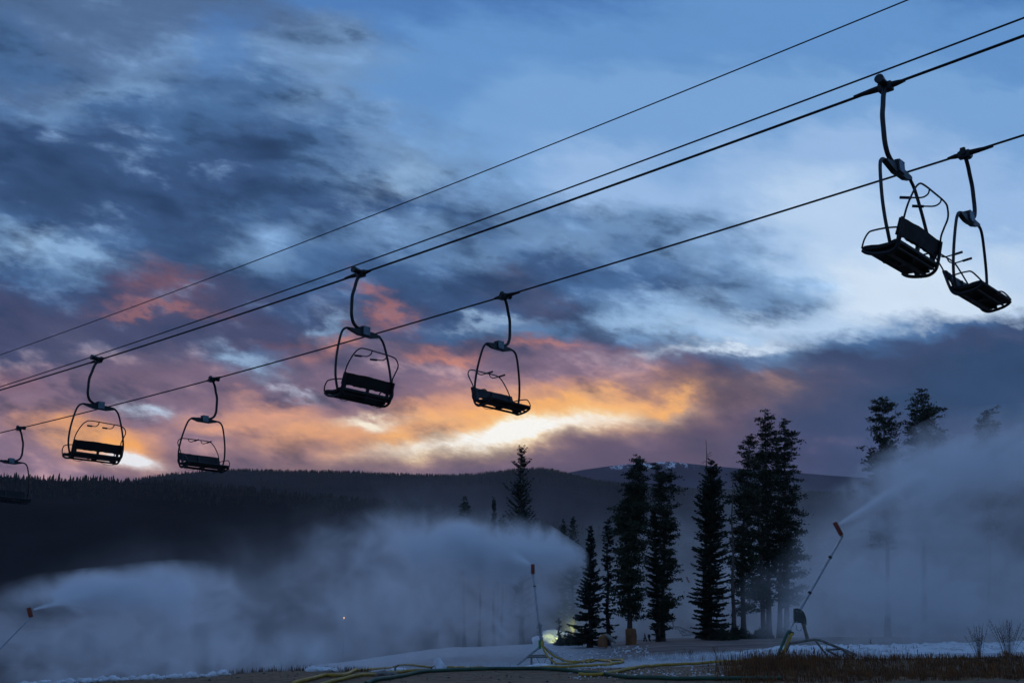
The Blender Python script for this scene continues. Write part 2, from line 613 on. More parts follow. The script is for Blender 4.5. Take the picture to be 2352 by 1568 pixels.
def ground_material():
    m = bpy.data.materials.new('ground')
    m.use_nodes = True
    t = NT(m.node_tree)
    p = t.n['Principled BSDF']
    tc = t.node('ShaderNodeTexCoord')
    P = tc.outputs['Object']
    s = t.node('ShaderNodeSeparateXYZ')
    t.l.new(P, s.inputs[0])
    x, y = s.outputs[0], s.outputs[1]
    n1 = t.noise(P, 0.45, 6, 0.6)
    n2 = t.noise(P, 5.0, 6, 0.65)
    n3 = t.noise(P, 30.0, 4, 0.6)
    st = t.node('ShaderNodeVectorMath', operation='MULTIPLY')
    t.put(st.inputs[0], P)
    st.inputs[1].default_value = (0.25, 2.2, 1)
    n4 = t.noise(st.outputs[0], 1.0, 5, 0.6)
    dirt = t.mixc(t.step(n2.outputs[0], 0.3, 0.7), (0.10, 0.060, 0.034, 1), (0.26, 0.165, 0.098, 1))
    dirt = t.mixc(t.m('MULTIPLY', t.step(n3.outputs[0], 0.52, 0.7), 0.5), dirt, (0.22, 0.18, 0.15, 1))
    dirt = t.mixc(t.m('MULTIPLY', t.step(n4.outputs[0], 0.45, 0.7), 0.6), dirt, (0.26, 0.165, 0.10, 1))
    brown = t.mixc(t.step(n4.outputs[0], 0.35, 0.65), (0.13, 0.095, 0.082, 1), (0.27, 0.205, 0.18, 1))
    snow = t.mixc(t.step(n2.outputs[0], 0.3, 0.7), (0.36, 0.365, 0.38, 1), (0.62, 0.625, 0.65, 1))
    # the snow begins behind the bank; patchy at its edge
    edge = t.m('ADD', y, t.m('MULTIPLY', t.m('SUBTRACT', n1.outputs[0], 0.5), 5.0))
    edge = t.m('ADD', edge, t.m('MULTIPLY', t.m('SUBTRACT', n2.outputs[0], 0.5), 4.0))
    edge = t.m('ADD', edge, t.m('MULTIPLY', t.step(x, 5.0, 12.0), -1.5))
    fs = t.step(edge, 32.8, 34.6)
    # the open field on the right of the gun is bare, only dusted with snow
    bx = t.step(t.m('SUBTRACT', x, t.m('MULTIPLY', y, 0.055)), -1.5, 3.5)
    by = t.step(edge, 40.0, 46.0)
    fb = t.m('MULTIPLY', bx, by)
    dust = t.m('MULTIPLY', t.step(n1.outputs[0], 0.5, 0.75), 0.35)
    brown = t.mixc(dust, brown, snow)
    c = t.mixc(fs, dirt, snow)
    c = t.mixc(fb, c, brown)
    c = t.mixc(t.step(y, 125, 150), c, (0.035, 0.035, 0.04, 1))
    t.put(p.inputs['Base Color'], c)
    p.inputs['Roughness'].default_value = 0.9
    p.inputs['Specular IOR Level'].default_value = 0.25
    b = t.node('ShaderNodeBump')
    b.inputs['Strength'].default_value = 0.8
    b.inputs['Distance'].default_value = 0.06
    t.put(b.inputs['Height'], t.m('ADD', n2.outputs[0], t.m('MULTIPLY', n3.outputs[0], 0.4)))
    t.put(p.inputs['Normal'], b.outputs[0])
    return m


xs = steps([(-900, -100, 80), (-100, -30, 4), (-30, -17, 0.6), (-17, 17, 0.2), (17, 30, 0.6), (30, 100, 4), (100, 900, 80)])
ys = steps([(-200, 0, 40), (0, 20, 2), (20, 38, 0.2), (38, 60, 0.7), (60, 130, 3), (130, 900, 30)])
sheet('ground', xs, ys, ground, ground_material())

# loose stones and gravel lying on the bank
rng = np.random.default_rng(5)


def lump(c, r, n=1, squash=0.6, seed=0):
    bm = bmesh.new()
    bmesh.ops.create_icosphere(bm, subdivisions=n, radius=1)
    rr = random.Random(seed)
    for v in bm.verts:
        k = 1 + 0.35 * mnoise.noise(v.co * 1.7 + Vector((seed * 1.3, 0, 0)))
        v.co = Vector((v.co.x * r * k, v.co.y * r * k * 0.8, v.co.z * r * k * squash))
    a = rr.uniform(0, 6.28)
    R = Matrix.Rotation(a, 3, 'Z')
    bm.verts.index_update()
    vs = [R @ v.co + Vector(c) for v in bm.verts]
    fs = [tuple(v.index for v in f.verts) for f in bm.faces]
    bm.free()
    return vs, fs


mb = MB()
for k in range(1500):
    y = 22 + 10 * rng.random() ** 0.8
    x = rng.uniform(-0.47, 0.47) * y
    r = 0.008 + 0.030 * rng.random() ** 3
    mb.add(*lump((x, y, ground(x, y) + r * 0.2), r, 1, 0.7, k))
tag(mb.build('gravel', M['gravel'], smooth=False), 'loose gravel and pebbles strewn over the dirt bank', 'gravel', kind='stuff')

for i, (px, py, w, lab) in enumerate([
        (735, 1540, 0.20, 'pale frosted rock lying on the dirt bank left of the hoses'),
        (900, 1555, 0.20, 'dark rounded stone lying under the green hose')]):
    p = on_ground(px, py)
    m2 = MB((p.x, p.y, p.z))
    for q in range(4 if i == 0 else 2):
        m2.add(*lump((p.x + (q - 1) * w * 0.9, p.y + 0.1 * (q % 2), p.z + w * 0.18), w * (1 - 0.18 * q), 2, 0.55, 40 + q + i * 9))
    o = m2.build('rock', M['stone' if i else 'snowlump'], loc=p)
    tag(o, lab, 'rock')

# ------------------------------------------------------------------ hills
def ridge(px, table):
    return float(np.interp(px, [a for a, b in table], [b for a, b in table]))


def hill(name, dist, depth, table, material, amp, seed, x0=-500, x1=2900):
    """a ridge that stands dist metres away and runs down towards the viewer and away behind"""
    cols = np.arange(x0, x1, 20)
    rows = [-1.0, -0.8, -0.6, -0.45, -0.3, -0.2, -0.12, -0.05, 0, 0.1, 0.4, 1.0]
    V = []
    for r in rows:
        for c in cols:
            top = at(c, ridge(c, table), dist)
            y = dist + r * depth
            k = 1 - abs(r) ** 1.3
            x = top.x * (y / dist) ** 0.3
            nz = amp * mnoise.noise(Vector((x * 0.004, y * 0.006, seed))) * (1 if abs(r) > 0.01 else 0.0)
            V.append((x, y, -6 + (top.z + 6) * k + nz * min(1, abs(r) * 5)))
    n = len(cols)
    idx = np.arange(len(rows) * n).reshape(len(rows), n)
    F = np.stack([idx[:-1, :-1], idx[:-1, 1:], idx[1:, 1:], idx[1:, :-1]], -1).reshape(-1, 4)
    o = np_mesh(name, V, F, material, smooth=True)
    tag(o, kind='structure')
    return np.array(V).reshape(len(rows), n, 3)


T_NEAR = [(-600, 1090), (0, 1099), (120, 1103), (230, 1107), (330, 1110), (430, 1112), (560, 1128), (800, 1150), (1100, 1185), (2900, 1420)]
T_MAIN = [(-600, 1120), (0, 1125), (330, 1112), (380, 1102), (430, 1094), (500, 1084), (560, 1082), (650, 1084), (800, 1086), (1000, 1095),
          (1080, 1093), (1140, 1087), (1180, 1082), (1230, 1078), (1270, 1082), (1310, 1093), (1370, 1108), (1500, 1122), (1700, 1130), (2900, 1150)]
T_FAR = [(-600, 1150), (1000, 1150), (1200, 1110), (1290, 1088), (1340, 1078), (1400, 1070), (1470, 1063), (1540, 1060), (1640, 1070), (1760, 1084), (2050, 1100), (2900, 1110)]


def wood_material(name, a, b, snow=False):
    m = bpy.data.materials.new(name)
    m.use_nodes = True
    t = NT(m.node_tree)
    p = t.n['Principled BSDF']
    tc = t.node('ShaderNodeTexCoord')
    P = tc.outputs['Object']
    n1 = t.noise(P, 0.01, 6, 0.6)
    n2 = t.noise(P, 0.12, 4, 0.6)
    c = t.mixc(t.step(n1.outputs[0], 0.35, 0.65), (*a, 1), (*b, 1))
    if snow:
        s = t.node('ShaderNodeSeparateXYZ')
        t.l.new(P, s.inputs[0])
        st = t.node('ShaderNodeVectorMath', operation='MULTIPLY')
        t.put(st.inputs[0], P)
        st.inputs[1].default_value = (0.07, 0.014, 0.03)
        n3 = t.noise(st.outputs[0], 1.0, 6, 0.7)
        f = t.m('MULTIPLY', t.step(n3.outputs[0], 0.50, 0.56), t.step(s.outputs[2], 381, 393))
        f = t.m('MULTIPLY', f, t.m('MULTIPLY', t.step(s.outputs[0], 205, 240), t.step(s.outputs[0], 430, 380)))
        c = t.mixc(f, c, (0.8, 0.76, 0.8, 1))
    t.put(p.inputs['Base Color'], c)
    p.inputs['Roughness'].default_value = 1
    p.inputs['Specular IOR Level'].default_value = 0.0
    return m


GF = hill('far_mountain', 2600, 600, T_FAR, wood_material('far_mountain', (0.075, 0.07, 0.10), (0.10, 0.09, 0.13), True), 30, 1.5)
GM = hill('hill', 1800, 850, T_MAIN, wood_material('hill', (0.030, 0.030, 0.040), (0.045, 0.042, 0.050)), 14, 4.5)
GN = hill('near_hill', 850, 350, T_NEAR, wood_material('near_hill', (0.022, 0.022, 0.024), (0.034, 0.030, 0.034)), 7, 8.5)


def far_wood(name, G, n_ridge, n_slope, h0, h1, seed, label, xlim):
    """narrow conifers standing along the crest and over the near slope"""
    r = np.random.default_rng(seed)
    V, F = [], []
    R, C, _ = G.shape

    def one(x, y, z, h, w):
        b = len(V)
        k = 5
        a0 = r.random() * 6
        for q, (zz, ww) in enumerate(((0.0, 0.75), (0.35, 1.0), (0.36, 0.6), (0.7, 0.55), (1.0, 0.02))):
            for i in range(k):
                a = a0 + 2 * pi * i / k
                j = 0.8 + 0.4 * r.random()
                V.append((x + cos(a) * w * ww * j, y + sin(a) * w * ww * j, z + h * zz - 1))
        for q in range(4):
            for i in range(k):
                F.append((b + q * k + i, b + q * k + (i + 1) % k, b + (q + 1) * k + (i + 1) % k, b + (q + 1) * k + i))

    cr = 8                                   # the crest row
    for i in range(n_ridge):
        c = r.uniform(0, C - 1.01)
        a = int(c)
        p = G[cr, a] * (1 - c + a) + G[cr, a + 1] * (c - a)
        if not xlim[0] < p[0] < xlim[1]:
            continue
        h = h0 + (h1 - h0) * r.random() ** 3.2
        one(p[0], p[1] - r.random() * 8, p[2], h, h * r.uniform(0.10, 0.2))
    for i in range(n_slope):
        c = r.uniform(0, C - 1.01)
        q = r.uniform(4.0, cr - 0.01)
        a, bq = int(c), int(q)
        p0 = G[bq, a] * (1 - c + a) + G[bq, a + 1] * (c - a)
        p1 = G[bq + 1, a] * (1 - c + a) + G[bq + 1, a + 1] * (c - a)
        p = p0 * (1 - q + bq) + p1 * (q - bq)
        if not xlim[0] < p[0] < xlim[1]:
            continue
        h = h0 + (h1 - h0) * r.random() ** 1.5
        one(p[0], p[1], p[2], h, h * r.uniform(0.12, 0.22))
    o = np_mesh(name, V, F, M['farwood'])
    return tag(o, label, 'forest', kind='stuff')


far_wood('hillside_forest', GM, 4500, 9000, 3.0, 6.8, 3, 'dark conifer forest fringing the crest and slope of the long hill', (-1000, 1000))
far_wood('hillside_forest', GN, 1500, 4500, 2.0, 6.5, 9, 'dark conifer forest on the nearer hill at the far left', (-620, 400))


# ------------------------------------------------------------------ chairlift
AZ = radians(-48.6)
LD = Vector((sin(AZ), cos(AZ), 0))          # direction of the lines, running away to the left
LN = Vector((cos(AZ), -sin(AZ), 0))         # across the lines, to the right and away
OFF_A, OFF_B = 12.03, 15.71


def on_line(px, py, off):
    """point of the vertical plane that holds a line, seen at px, py"""
    a, b = (px - PW / 2) / FPX, (PH / 2 - py) / FPX
    d = Vector((a, CP - b * SP, SP + b * CP))
    k = off / d.dot(LN)
    return Vector((0, 0, EYE)) + d * k


def off_of(P):
    c = sum((Vector(p) for p in P), Vector()) / len(P)
    return c.dot(LN)


OFF_A = off_of([(4.35, 12.08, 0), (-2.72, 19.06, 0), (-9.09, 24.14, 0)])
OFF_B = off_of([(6.47, 15.04, 0), (-0.11, 20.98, 0), (-7.3, 27.09, 0), (-14.6, 33.25, 0)])
OFF_M = (OFF_A + OFF_B) / 2


def rope_pts(pix, off):
    P = [on_line(x, y, off) for x, y in pix]
    a, b = P[0], P[-1]
    da, db = (P[0] - P[1]).normalized(), (P[-1] - P[-2]).normalized()
    P = [a + da * 60 + Vector((0, 0, 1.2)), a + da * 20 + Vector((0, 0, 0.15))] + P + [b + db * 12, b + db * 40]
    return P


ROPES = dict(
    A=([(0, 897), (221, 826), (822, 631), (1232, 489), (1918, 246), (2030, 198), (2352, 80)], OFF_A, 0.017),
    B=([(0, 993), (45, 984), (490, 870), (1163, 679), (1785, 489), (2215, 352), (2352, 312)], OFF_B, 0.016),
    T=([(0, 888), (187, 828), (622, 677), (1152, 489), (1815, 245), (2352, 40)], OFF_M, 0.013),
    C=([(0, 815), (380, 677), (870, 489), (1485, 245), (2085, 0)], OFF_M, 0.010))


def smooth_rope(P, deg=3):
    """least-squares sag curve so the cable hangs without kinks"""
    P = [Vector(p) for p in P]
    s = np.array([p.dot(LD) for p in P])
    z = np.array([p.z for p in P])
    c = np.polyfit(s, z, deg)
    return c


def rope(key, name, label, cat, group, coef_pts=True):
    pix, off, r = ROPES[key]
    P = [on_line(x, y, off) for x, y in pix]
    c = smooth_rope(P, 2)
    s0 = max(p.dot(LD) for p in P)
    s1 = min(p.dot(LD) for p in P)
    base = LN * off
    ss = np.linspace(s1 - 16, s0 + 26, 60)
    pts = [Vector((base.x + LD.x * s, base.y + LD.y * s, float(np.polyval(c, s)))) for s in ss]
    mb = MB()
    mb.tube(pts, r, 6)
    tag(mb.build(name, M['rope']), label, cat, group)
    return c


G_R = 'haul ropes carrying the chairs'
CA = rope('A', 'haul_rope', 'thick black haul rope carrying the three chairs of the upper line', 'cable', G_R)
CB = rope('B', 'haul_rope', 'black haul rope carrying the four chairs of the lower line', 'cable', G_R)
CT = rope('T', 'cable', 'thin black cable strung just above the upper haul rope', 'cable', 'thin cables above the haul ropes')
CC = rope('C', 'cable', 'thinnest black cable, highest of all across the sky', 'cable', 'thin cables above the haul ropes')
print('ROPES', CA, CB, CT, CC)


def make_chair(label):
    """origin at the rope grip; +x towards the other line, +y the way the chair faces"""
    t = thing('chairlift_chair', label, 'lift chair', group='chairlift chairs hanging from the haul ropes')
    # grip: spool across the rope, jaws, tapered sleeves
    mb = MB()
    mb.tube([(0.08, 0, 0.015), (-0.17, 0, 0.035)], [0.045, 0.045], 12)
    mb.tube([(-0.12, 0, 0.03), (-0.185, 0, 0.036)], [0.052, 0.058], 12)
    mb.box((0.0, 0, -0.01), (0.10, 0.17, 0.11), bev=0.015)
    mb.box((0.05, 0.0, 0.055), (0.05, 0.07, 0.05), bev=0.008)
    grip = mb.build('grip', M['steel'], t)
    s = MB()
    s.tube([(0, -0.24, 0), (0, -0.14, 0), (0, 0, 0.0), (0, 0.2, 0), (0, 0.40, 0)], [0.018, 0.034, 0.045, 0.034, 0.018], 10)
    s.build('sleeve', M['rubber'], grip)
    # bowed hanger
    mb = MB()
    mb.tube(spline([(-0.09, 0, -0.02), (-0.16, 0, -0.15), (-0.20, 0, -0.29), (-0.245, 0, -0.44), (-0.25, 0, -0.62), (-0.245, 0, -0.78),
                    (-0.20, 0, -0.90), (-0.11, 0, -0.965), (0.0, 0, -0.985)], 6), 0.029, 12)
    mb.build('hanger', M['steel'], t)
    # joint box with bolted number plate
    mb = MB()
    mb.box((0.055, 0, -1.0), (0.165, 0.10, 0.155), bev=0.008)
    mb.prism([(-0.30, 0.03), (-0.12, 0.045), (0.24, 0.045), (0.40, 0.02), (0.40, -0.015), (0.24, -0.055), (-0.08, -0.055), (-0.30, 0.0)], 0.07,
             (0, 0, -1.035), (1, 0, 0), (0, 0, 1))
    box = mb.build('joint_box', M['steel'], t, smooth=False)
    for sy in (-1, 1):
        mb = MB()
        mb.box((0.062, sy * 0.0555, -0.995), (0.15, 0.008, 0.15))
        for bx in (-1, 1):
            for bz in (-1, 1):
                mb.tube([(0.062 + bx * 0.058, sy * 0.055, -0.995 + bz * 0.058), (0.062 + bx * 0.058, sy * 0.067, -0.995 + bz * 0.058)], 0.008, 6)
        mb.build('plate', M['plate'], box, smooth=False)
    # bail: the loop that carries the seat
    for sx in (-1, 1):
        c = 0.02
        mb = MB()
        mb.tube(spline([(c + sx * 0.22, 0, -1.03), (c + sx * 0.33, 0, -1.015), (c + sx * 0.42, 0, -1.05), (c + sx * 0.49, -0.01, -1.15), (c + sx * 0.56, -0.03, -1.38),
                        (c + sx * 0.61, -0.05, -1.62), (c + sx * 0.63, -0.07, -1.85), (c + sx * 0.615, -0.08, -2.0), (c + sx * 0.575, -0.08, -2.14)], 6), 0.0205, 10)
        mb.build('bail', M['steel'], t)
    # seat pan with rolled front edge
    mb = MB()
    prof = [(-0.17, -2.085), (-0.08, -2.11), (0.05, -2.11), (0.16, -2.09), (0.22, -2.085), (0.255, -2.10), (0.25, -2.13), (0.21, -2.15),
            (0.05, -2.16), (-0.08, -2.16), (-0.18, -2.13)]
    vs, fs = [], []
    xs_ = [-0.565, -0.55, -0.3, -0.02, 0.0, 0.02, 0.3, 0.55, 0.565]
    for i, x in enumerate(xs_):
        sh = 0.82 if i in (0, len(xs_) - 1) else 1
        dip = -0.012 if abs(x) < 0.01 else 0
        for (y, z) in prof:
            vs.append((x, 0.04 + (y - 0.04) * sh, -2.12 + (z + 2.12) * sh + dip))
    n = len(prof)
    for i in range(len(xs_) - 1):
        for k in range(n):
            a, b = i * n + k, i * n + (k + 1) % n
            fs.append((a, b, b + n, a + n))
    fs.append(tuple(range(n)))
    fs.append(tuple((len(xs_) - 1) * n + k for k in range(n))[::-1])
    mb.add(vs, fs)
    mb.build('seat', M['pad'], t)
    # backrest: slightly bent panel with a worn lower edge
    mb = MB()
    rr = random.Random(4)
    vs, fs = [], []
    nx, nz = 17, 4
    for side in (0, 1):
        for j in range(nz):
            for i in range(nx):
                x = -0.55 + 1.10 * i / (nx - 1)
                f = j / (nz - 1)
                z = -1.85 - 0.185 * f
                if j == nz - 1:
                    z += rr.uniform(-0.010, 0.014)
                if j == 0:
                    z += rr.uniform(-0.006, 0.006)
                y = -0.225 + 0.065 * f - 0.02 * (1 - (x / 0.575) ** 2) + (0.022 if side else -0.012)
                vs.append((x, y, z))
    N = nx * nz
    for j in range(nz - 1):
        for i in range(nx - 1):
            a = j * nx + i
            fs.append((a, a + 1, a + nx + 1, a + nx))
            fs.append((N + a, N + a + nx, N + a + nx + 1, N + a + 1))
    for i in range(nx - 1):
        fs.append((i, N + i, N + i + 1, i + 1))
        a = (nz - 1) * nx + i
        fs.append((a, a + 1, N + a + 1, N + a))
    for j in range(nz - 1):
        a = j * nx
        fs.append((a, a + nx, N + a + nx, N + a))
        a = j * nx + nx - 1
        fs.append((a, N + a, N + a + nx, a + nx))
    mb.add(vs, fs)
    back = mb.build('backrest', M['pad'], t)
    # side frames and lower rails
    for sx in (-1, 1):
        x = sx * 0.545
        mb = MB()
        mb.tube(spline([(x, -0.245, -1.85), (x, -0.22, -1.95), (x, -0.19, -2.07), (x, -0.15, -2.17), (x, -0.07, -2.22), (x, 0.04, -2.215), (x, 0.14, -2.195),
                        (x, 0.21, -2.165), (x, 0.25, -2.13)], 5), 0.021, 8)
        mb.build('side_frame', M['steel'], t)
    for y, z, r in ((-0.03, -2.22, 0.019), (0.16, -2.19, 0.014), (-0.14, -2.175, 0.013)):
        mb = MB()
        mb.tube([(-0.56, y, z), (0.56, y, z)], r, 8)
        mb.build('rail', M['steel'], t)
    for x in (-0.48, 0.03, 0.48):
        mb = MB()
        mb.box((x, -0.01, -2.18), (0.045, 0.17, 0.055))
        mb.build('bracket', M['steel'], t, smooth=False)
        mb = MB()
        mb.prism([(-0.215, -1.88), (-0.18, -1.88), (-0.13, -2.07), (-0.10, -2.15), (-0.14, -2.15), (-0.17, -2.07)], 0.045, (x, 0, 0), (0, 1, 0), (0, 0, 1))
        mb.build('upright', M['steel'], t, smooth=False)
    for sx in (-1, 1):
        x = sx * 0.575
        mb = MB()
        mb.tube(spline([(x * 0.97, 0.25, -2.11), (x * 1.03, 0.20, -2.03), (x * 1.04, 0.14, -1.96), (x * 1.03, 0.08, -1.945), (x * 1.0, -0.06, -1.945), (x * 0.95, -0.2, -1.96)], 4), 0.011, 6)
        mb.build('arm_rail', M['steel'], t)
    # raised restraining bar with the two foot pegs
    mb = MB()
    mb.tube(spline([(-0.54, -0.13, -2.17), (-0.58, -0.20, -2.08), (-0.59, -0.26, -1.92), (-0.58, -0.32, -1.75), (-0.51, -0.38, -1.57), (-0.42, -0.41, -1.47), (-0.30, -0.42, -1.445),
                    (0.0, -0.42, -1.45), (0.34, -0.41, -1.46), (0.46, -0.39, -1.50), (0.52, -0.36, -1.59), (0.50, -0.31, -1.71), (0.48, -0.27, -1.82), (0.55, -0.22, -1.95), (0.59, -0.18, -2.06), (0.56, -0.13, -2.17)], 5),
            0.0115, 8)
    bar = mb.build('restraint_bar', M['steel'], t)
    for x in (-0.14, 0.21):
        mb = MB()
        mb.tube(spline([(x, -0.42, -1.45), (x - 0.01, -0.40, -1.505), (x - 0.03, -0.34, -1.535), (x - 0.06, -0.24, -1.52), (x - 0.08, -0.16, -1.505)], 4), 0.010, 6)
        mb.tube([(x - 0.062, -0.23, -1.52), (x - 0.10, -0.11, -1.495)], 0.018, 8)
        mb.build('foot_peg', M['steel'], bar)
    # loose safety cables looped under the seat
    for P in ([(-0.45, 0.02, -2.21), (-0.38, 0.03, -2.25), (-0.28, 0.03, -2.255), (-0.2, 0.02, -2.22)], [(0.15, 0, -2.22), (0.30, 0.0, -2.26), (0.45, 0.0, -2.265), (0.54, 0, -2.22)]):
        mb = MB()
        mb.tube(spline(P, 5), 0.005, 5)
        mb.build('safety_cable', M['steel'], t)
    for ch in t.children:
        if ch.name.split('.')[0] != 'grip':
            ch.location.x = 0.07
    return t


ROT_A = atan2(LN.y, LN.x)
ROT_B = ROT_A + pi


def clamp_point(px, off, coef):
    """point of the rope itself whose column in the photo is px"""
    lo, hi = 0.0, 1568.0
    p = on_line(px, 800, off)
    s = p.dot(LD)
    # column also depends a little on height, so iterate
    for _ in range(6):
        z = float(np.polyval(coef, s))
        q = Vector((LN.x * off + LD.x * s, LN.y * off + LD.y * s, z))
        f = q - Vector((0, 0, EYE))
        depth = f.y * CP + f.z * SP
        x = PW / 2 + FPX * f.x / depth
        s += (x - px) * depth / FPX / 0.75
    return q


chair = make_chair('nearest and largest lift chair, top right on the upper rope, seen from behind and below')
chair.location = clamp_point(2034, OFF_A, CA)
chair.rotation_euler = (0, 0, ROT_A)
for px, off, cf, rot, lab in [
        (829, OFF_A, CA, ROT_A, 'empty lift chair on the upper rope, second of its three, its back to us'),
        (227, OFF_A, CA, ROT_A, 'empty lift chair on the upper rope at the left, before the bright glow'),
        (2215, OFF_B, CB, ROT_B, 'large lift chair at far right on the lower rope, dark underside showing'),
        (1157, OFF_B, CB, ROT_B, 'empty lift chair on the lower rope right of the middle, facing us'),
        (487, OFF_B, CB, ROT_B, 'small empty lift chair on the lower rope, its seat touching the ridge line'),
        (44, OFF_B, CB, ROT_B, 'lift chair cut by the left edge, in front of the dark hill')]:
    copy_thing(chair, clamp_point(px, off, cf), rot + radians({829: 1.5, 227: -1, 1157: 1, 487: -1.5}.get(px, 0)), lab)


# ------------------------------------------------------------------ snow lances on sleds
def z4(X, Y):            # measured on an enlargement of the photograph
    return (1880 + X / 3.92) * 0.9408, (1240 + Y / 3.92) * 0.9408


def z5(X, Y):
    return (1220 + X / 4.794) * 0.9408, (1340 + Y / 4.794) * 0.9408


def make_lance(label, Y0=36.0):
    """lance snow gun seen side on: pole leaning right, orange head, sled frame"""
    def p(X, Y, dy=0.0):
        a, b = z4(X, Y)
        return at(a, b, Y0 + dy)
    base = p(380, 1440)
    base.z = ground(base.x, Y0)
    t = thing('snow_lance', label, 'snow gun', loc=base, group='lance snow guns spraying mist')

    def mk():
        return MB(base)
    # head: orange manifold with a row of nozzles
    a, b = p(617, 135), p(684, 262)
    mb = mk()
    ax = (b - a).normalized()
    side = Vector((0, 1, 0))
    out = side.cross(ax).normalized()
    if out.x < 0:
        out = -out
    w = 0.052
    mb.prism([(0, -w), (0.0, w * 0.9), (0.02, w), ((b - a).length - 0.02, w), ((b - a).length, w * 0.7), ((b - a).length, -w * 0.6), ((b - a).length - 0.05, -w), (0.03, -w)],
             0.11, a, ax, out)
    head = mb.build('nozzle_head', M['orange'], t, smooth=False)
    L = (b - a).length
    for k in range(6):
        q = a + ax * (L * (0.10 + 0.155 * k)) + out * w
        mb = mk()
        mb.tube([q, q + out * 0.022, q + out * 0.034], [0.021, 0.021, 0.012], 8)
        mb.build('nozzle', M['orange'], head)
    mb = mk()
    mb.tube([b - ax * 0.01, b + ax * 0.045], [0.07, 0.055], 10)
    mb.build('collar', M['alu'], head)
    # lance pole, in two lengths with joints
    c, d = b + ax * 0.03, p(290, 962)
    mb = mk()
    mb.tube([c, d], [0.038, 0.048], 10)
    for off in (0.040, -0.040):
        mb.tube([c + (d - c) * 0.02 + out * off * 0.8, d + out * off], 0.010, 6)
    pole = mb.build('pole', M['alu'], t)
    for f in (0.29, 0.78):
        q = c + (d - c) * f
        u = (d - c).normalized() * 0.035
        mb = mk()
        mb.tube([q - u, q + u], 0.058, 10)
        mb.build('joint', M['black'], pole)
    # pivot housing with a rounded back
    mb = mk()
    oa, ob = p(228, 960), p(228, 1100)
    axx, ayy = Vector((1, 0, 0)), (oa - ob).normalized()
    s = (p(328, 1000) - p(228, 1000)).length / 100
    mb.prism([(x * s, y * s) for x, y in ((0, 0), (12, 8), (98, 0), (118, 6), (112, 50), (98, 90), (80, 115), (55, 132), (25, 140), (0, 136))],
             0.14, ob, axx, ayy)
    house = mb.build('housing', M['cover'], t, smooth=False)
    for X, Y in ((245, 1085), (325, 1085), (290, 990), (250, 985)):
        q = p(X, Y)
        mb = mk()
        mb.tube([q + Vector((0, -0.09, 0)), q + Vector((0, 0.09, 0))], 0.014, 6)
        mb.build('bolt', M['alu'], house)
    # lower pole, clamp and coupling
    mb = mk()
    mb.tube([p(240, 1070), p(192, 1150)], 0.030, 10)
    mb.tube([p(205, 1088), p(245, 1075)], 0.013, 6)
    mb.build('lower_pole', M['alu'], t)
    mb = mk()
    mb.box(p(182, 1165), (0.13, 0.10, 0.11), Matrix.Rotation(radians(-28), 3, 'Y'), 0.01)
    mb.tube([p(108, 1148), p(150, 1158)], [0.014, 0.010], 6)
    cp = mb.build('valve', M['alu'], t)
    mb = mk()
    mb.box(p(198, 1192), (0.17, 0.13, 0.10), Matrix.Rotation(radians(20), 3, 'Y'), 0.015)
    mb.build('coupling', M['black'], cp)
    # post
    mb = mk()
    mb.tube([p(318, 1100), p(358, 1250)], [0.050, 0.058], 12)
    mb.tube([p(300, 1108), p(350, 1108)], 0.028, 8)
    mb.build('post', M['dull'], t)
    # sled: two bowed runners, braces
    for dy in (-0.42, 0.42):
        mb = mk()
        mb.tube(spline([p(190, 1290, dy), p(290, 1276, dy * 0.5), p(400, 1258, dy * 0.35), p(480, 1262, dy * 0.6), p(560, 1295, dy), p(700, 1350, dy), p(828, 1402, dy)], 5), 0.040, 10)
        mb.build('sled_rail', M['dull'], t)
    for A, B in (((435, 1265), (570, 1440)), ((540, 1355), (680, 1430)), ((690, 1352), (780, 1425)), ((535, 1355), (690, 1345))):
        for dy in (-0.3, 0.3):
            mb = mk()
            mb.tube([p(*A, dy), p(*B, dy)], 0.030, 8)
            mb.build('brace', M['dull'], t)
    for X, Y in ((545, 1352), (688, 1340)):
        mb = mk()
        mb.tube([p(X, Y, -0.42), p(X, Y, 0.42)], 0.026, 8)
        mb.build('crossbar', M['dull'], t)
    for dy in (-0.3, 0.3):
        mb = mk()
        mb.tube([p(560, 1462, dy), p(790, 1440, dy), p(835, 1405, dy)], 0.028, 8)
        mb.build('skid', M['dull'], t)
    for dy in (-0.42, 0.42):
        mb = mk()
        mb.tube([p(190, 1290, dy), p(150, 1380, dy)], 0.034, 8)
        mb.build('foot', M['dull'], t)
    mb = mk()
    mb.tube(spline([p(255, 1120), p(250, 1150), p(275, 1172), p(300, 1160), p(308, 1125)], 5), 0.006, 5)
    mb.build('wire', M['black'], t)
    return t, base


lance, LB = make_lance('tall leaning snow lance at the right, orange head, sled in dry grass')

# the same kind of gun, far off between the dark trees
pA = at(1549, 1455, 84)
b2 = Vector((pA.x, 84, pA.z - 0.1))
copy_thing(lance, b2, radians(6), 'distant snow lance fading into mist between two dark trees', 0.98,
           keep=lambda c: not c.name.startswith('wire'))


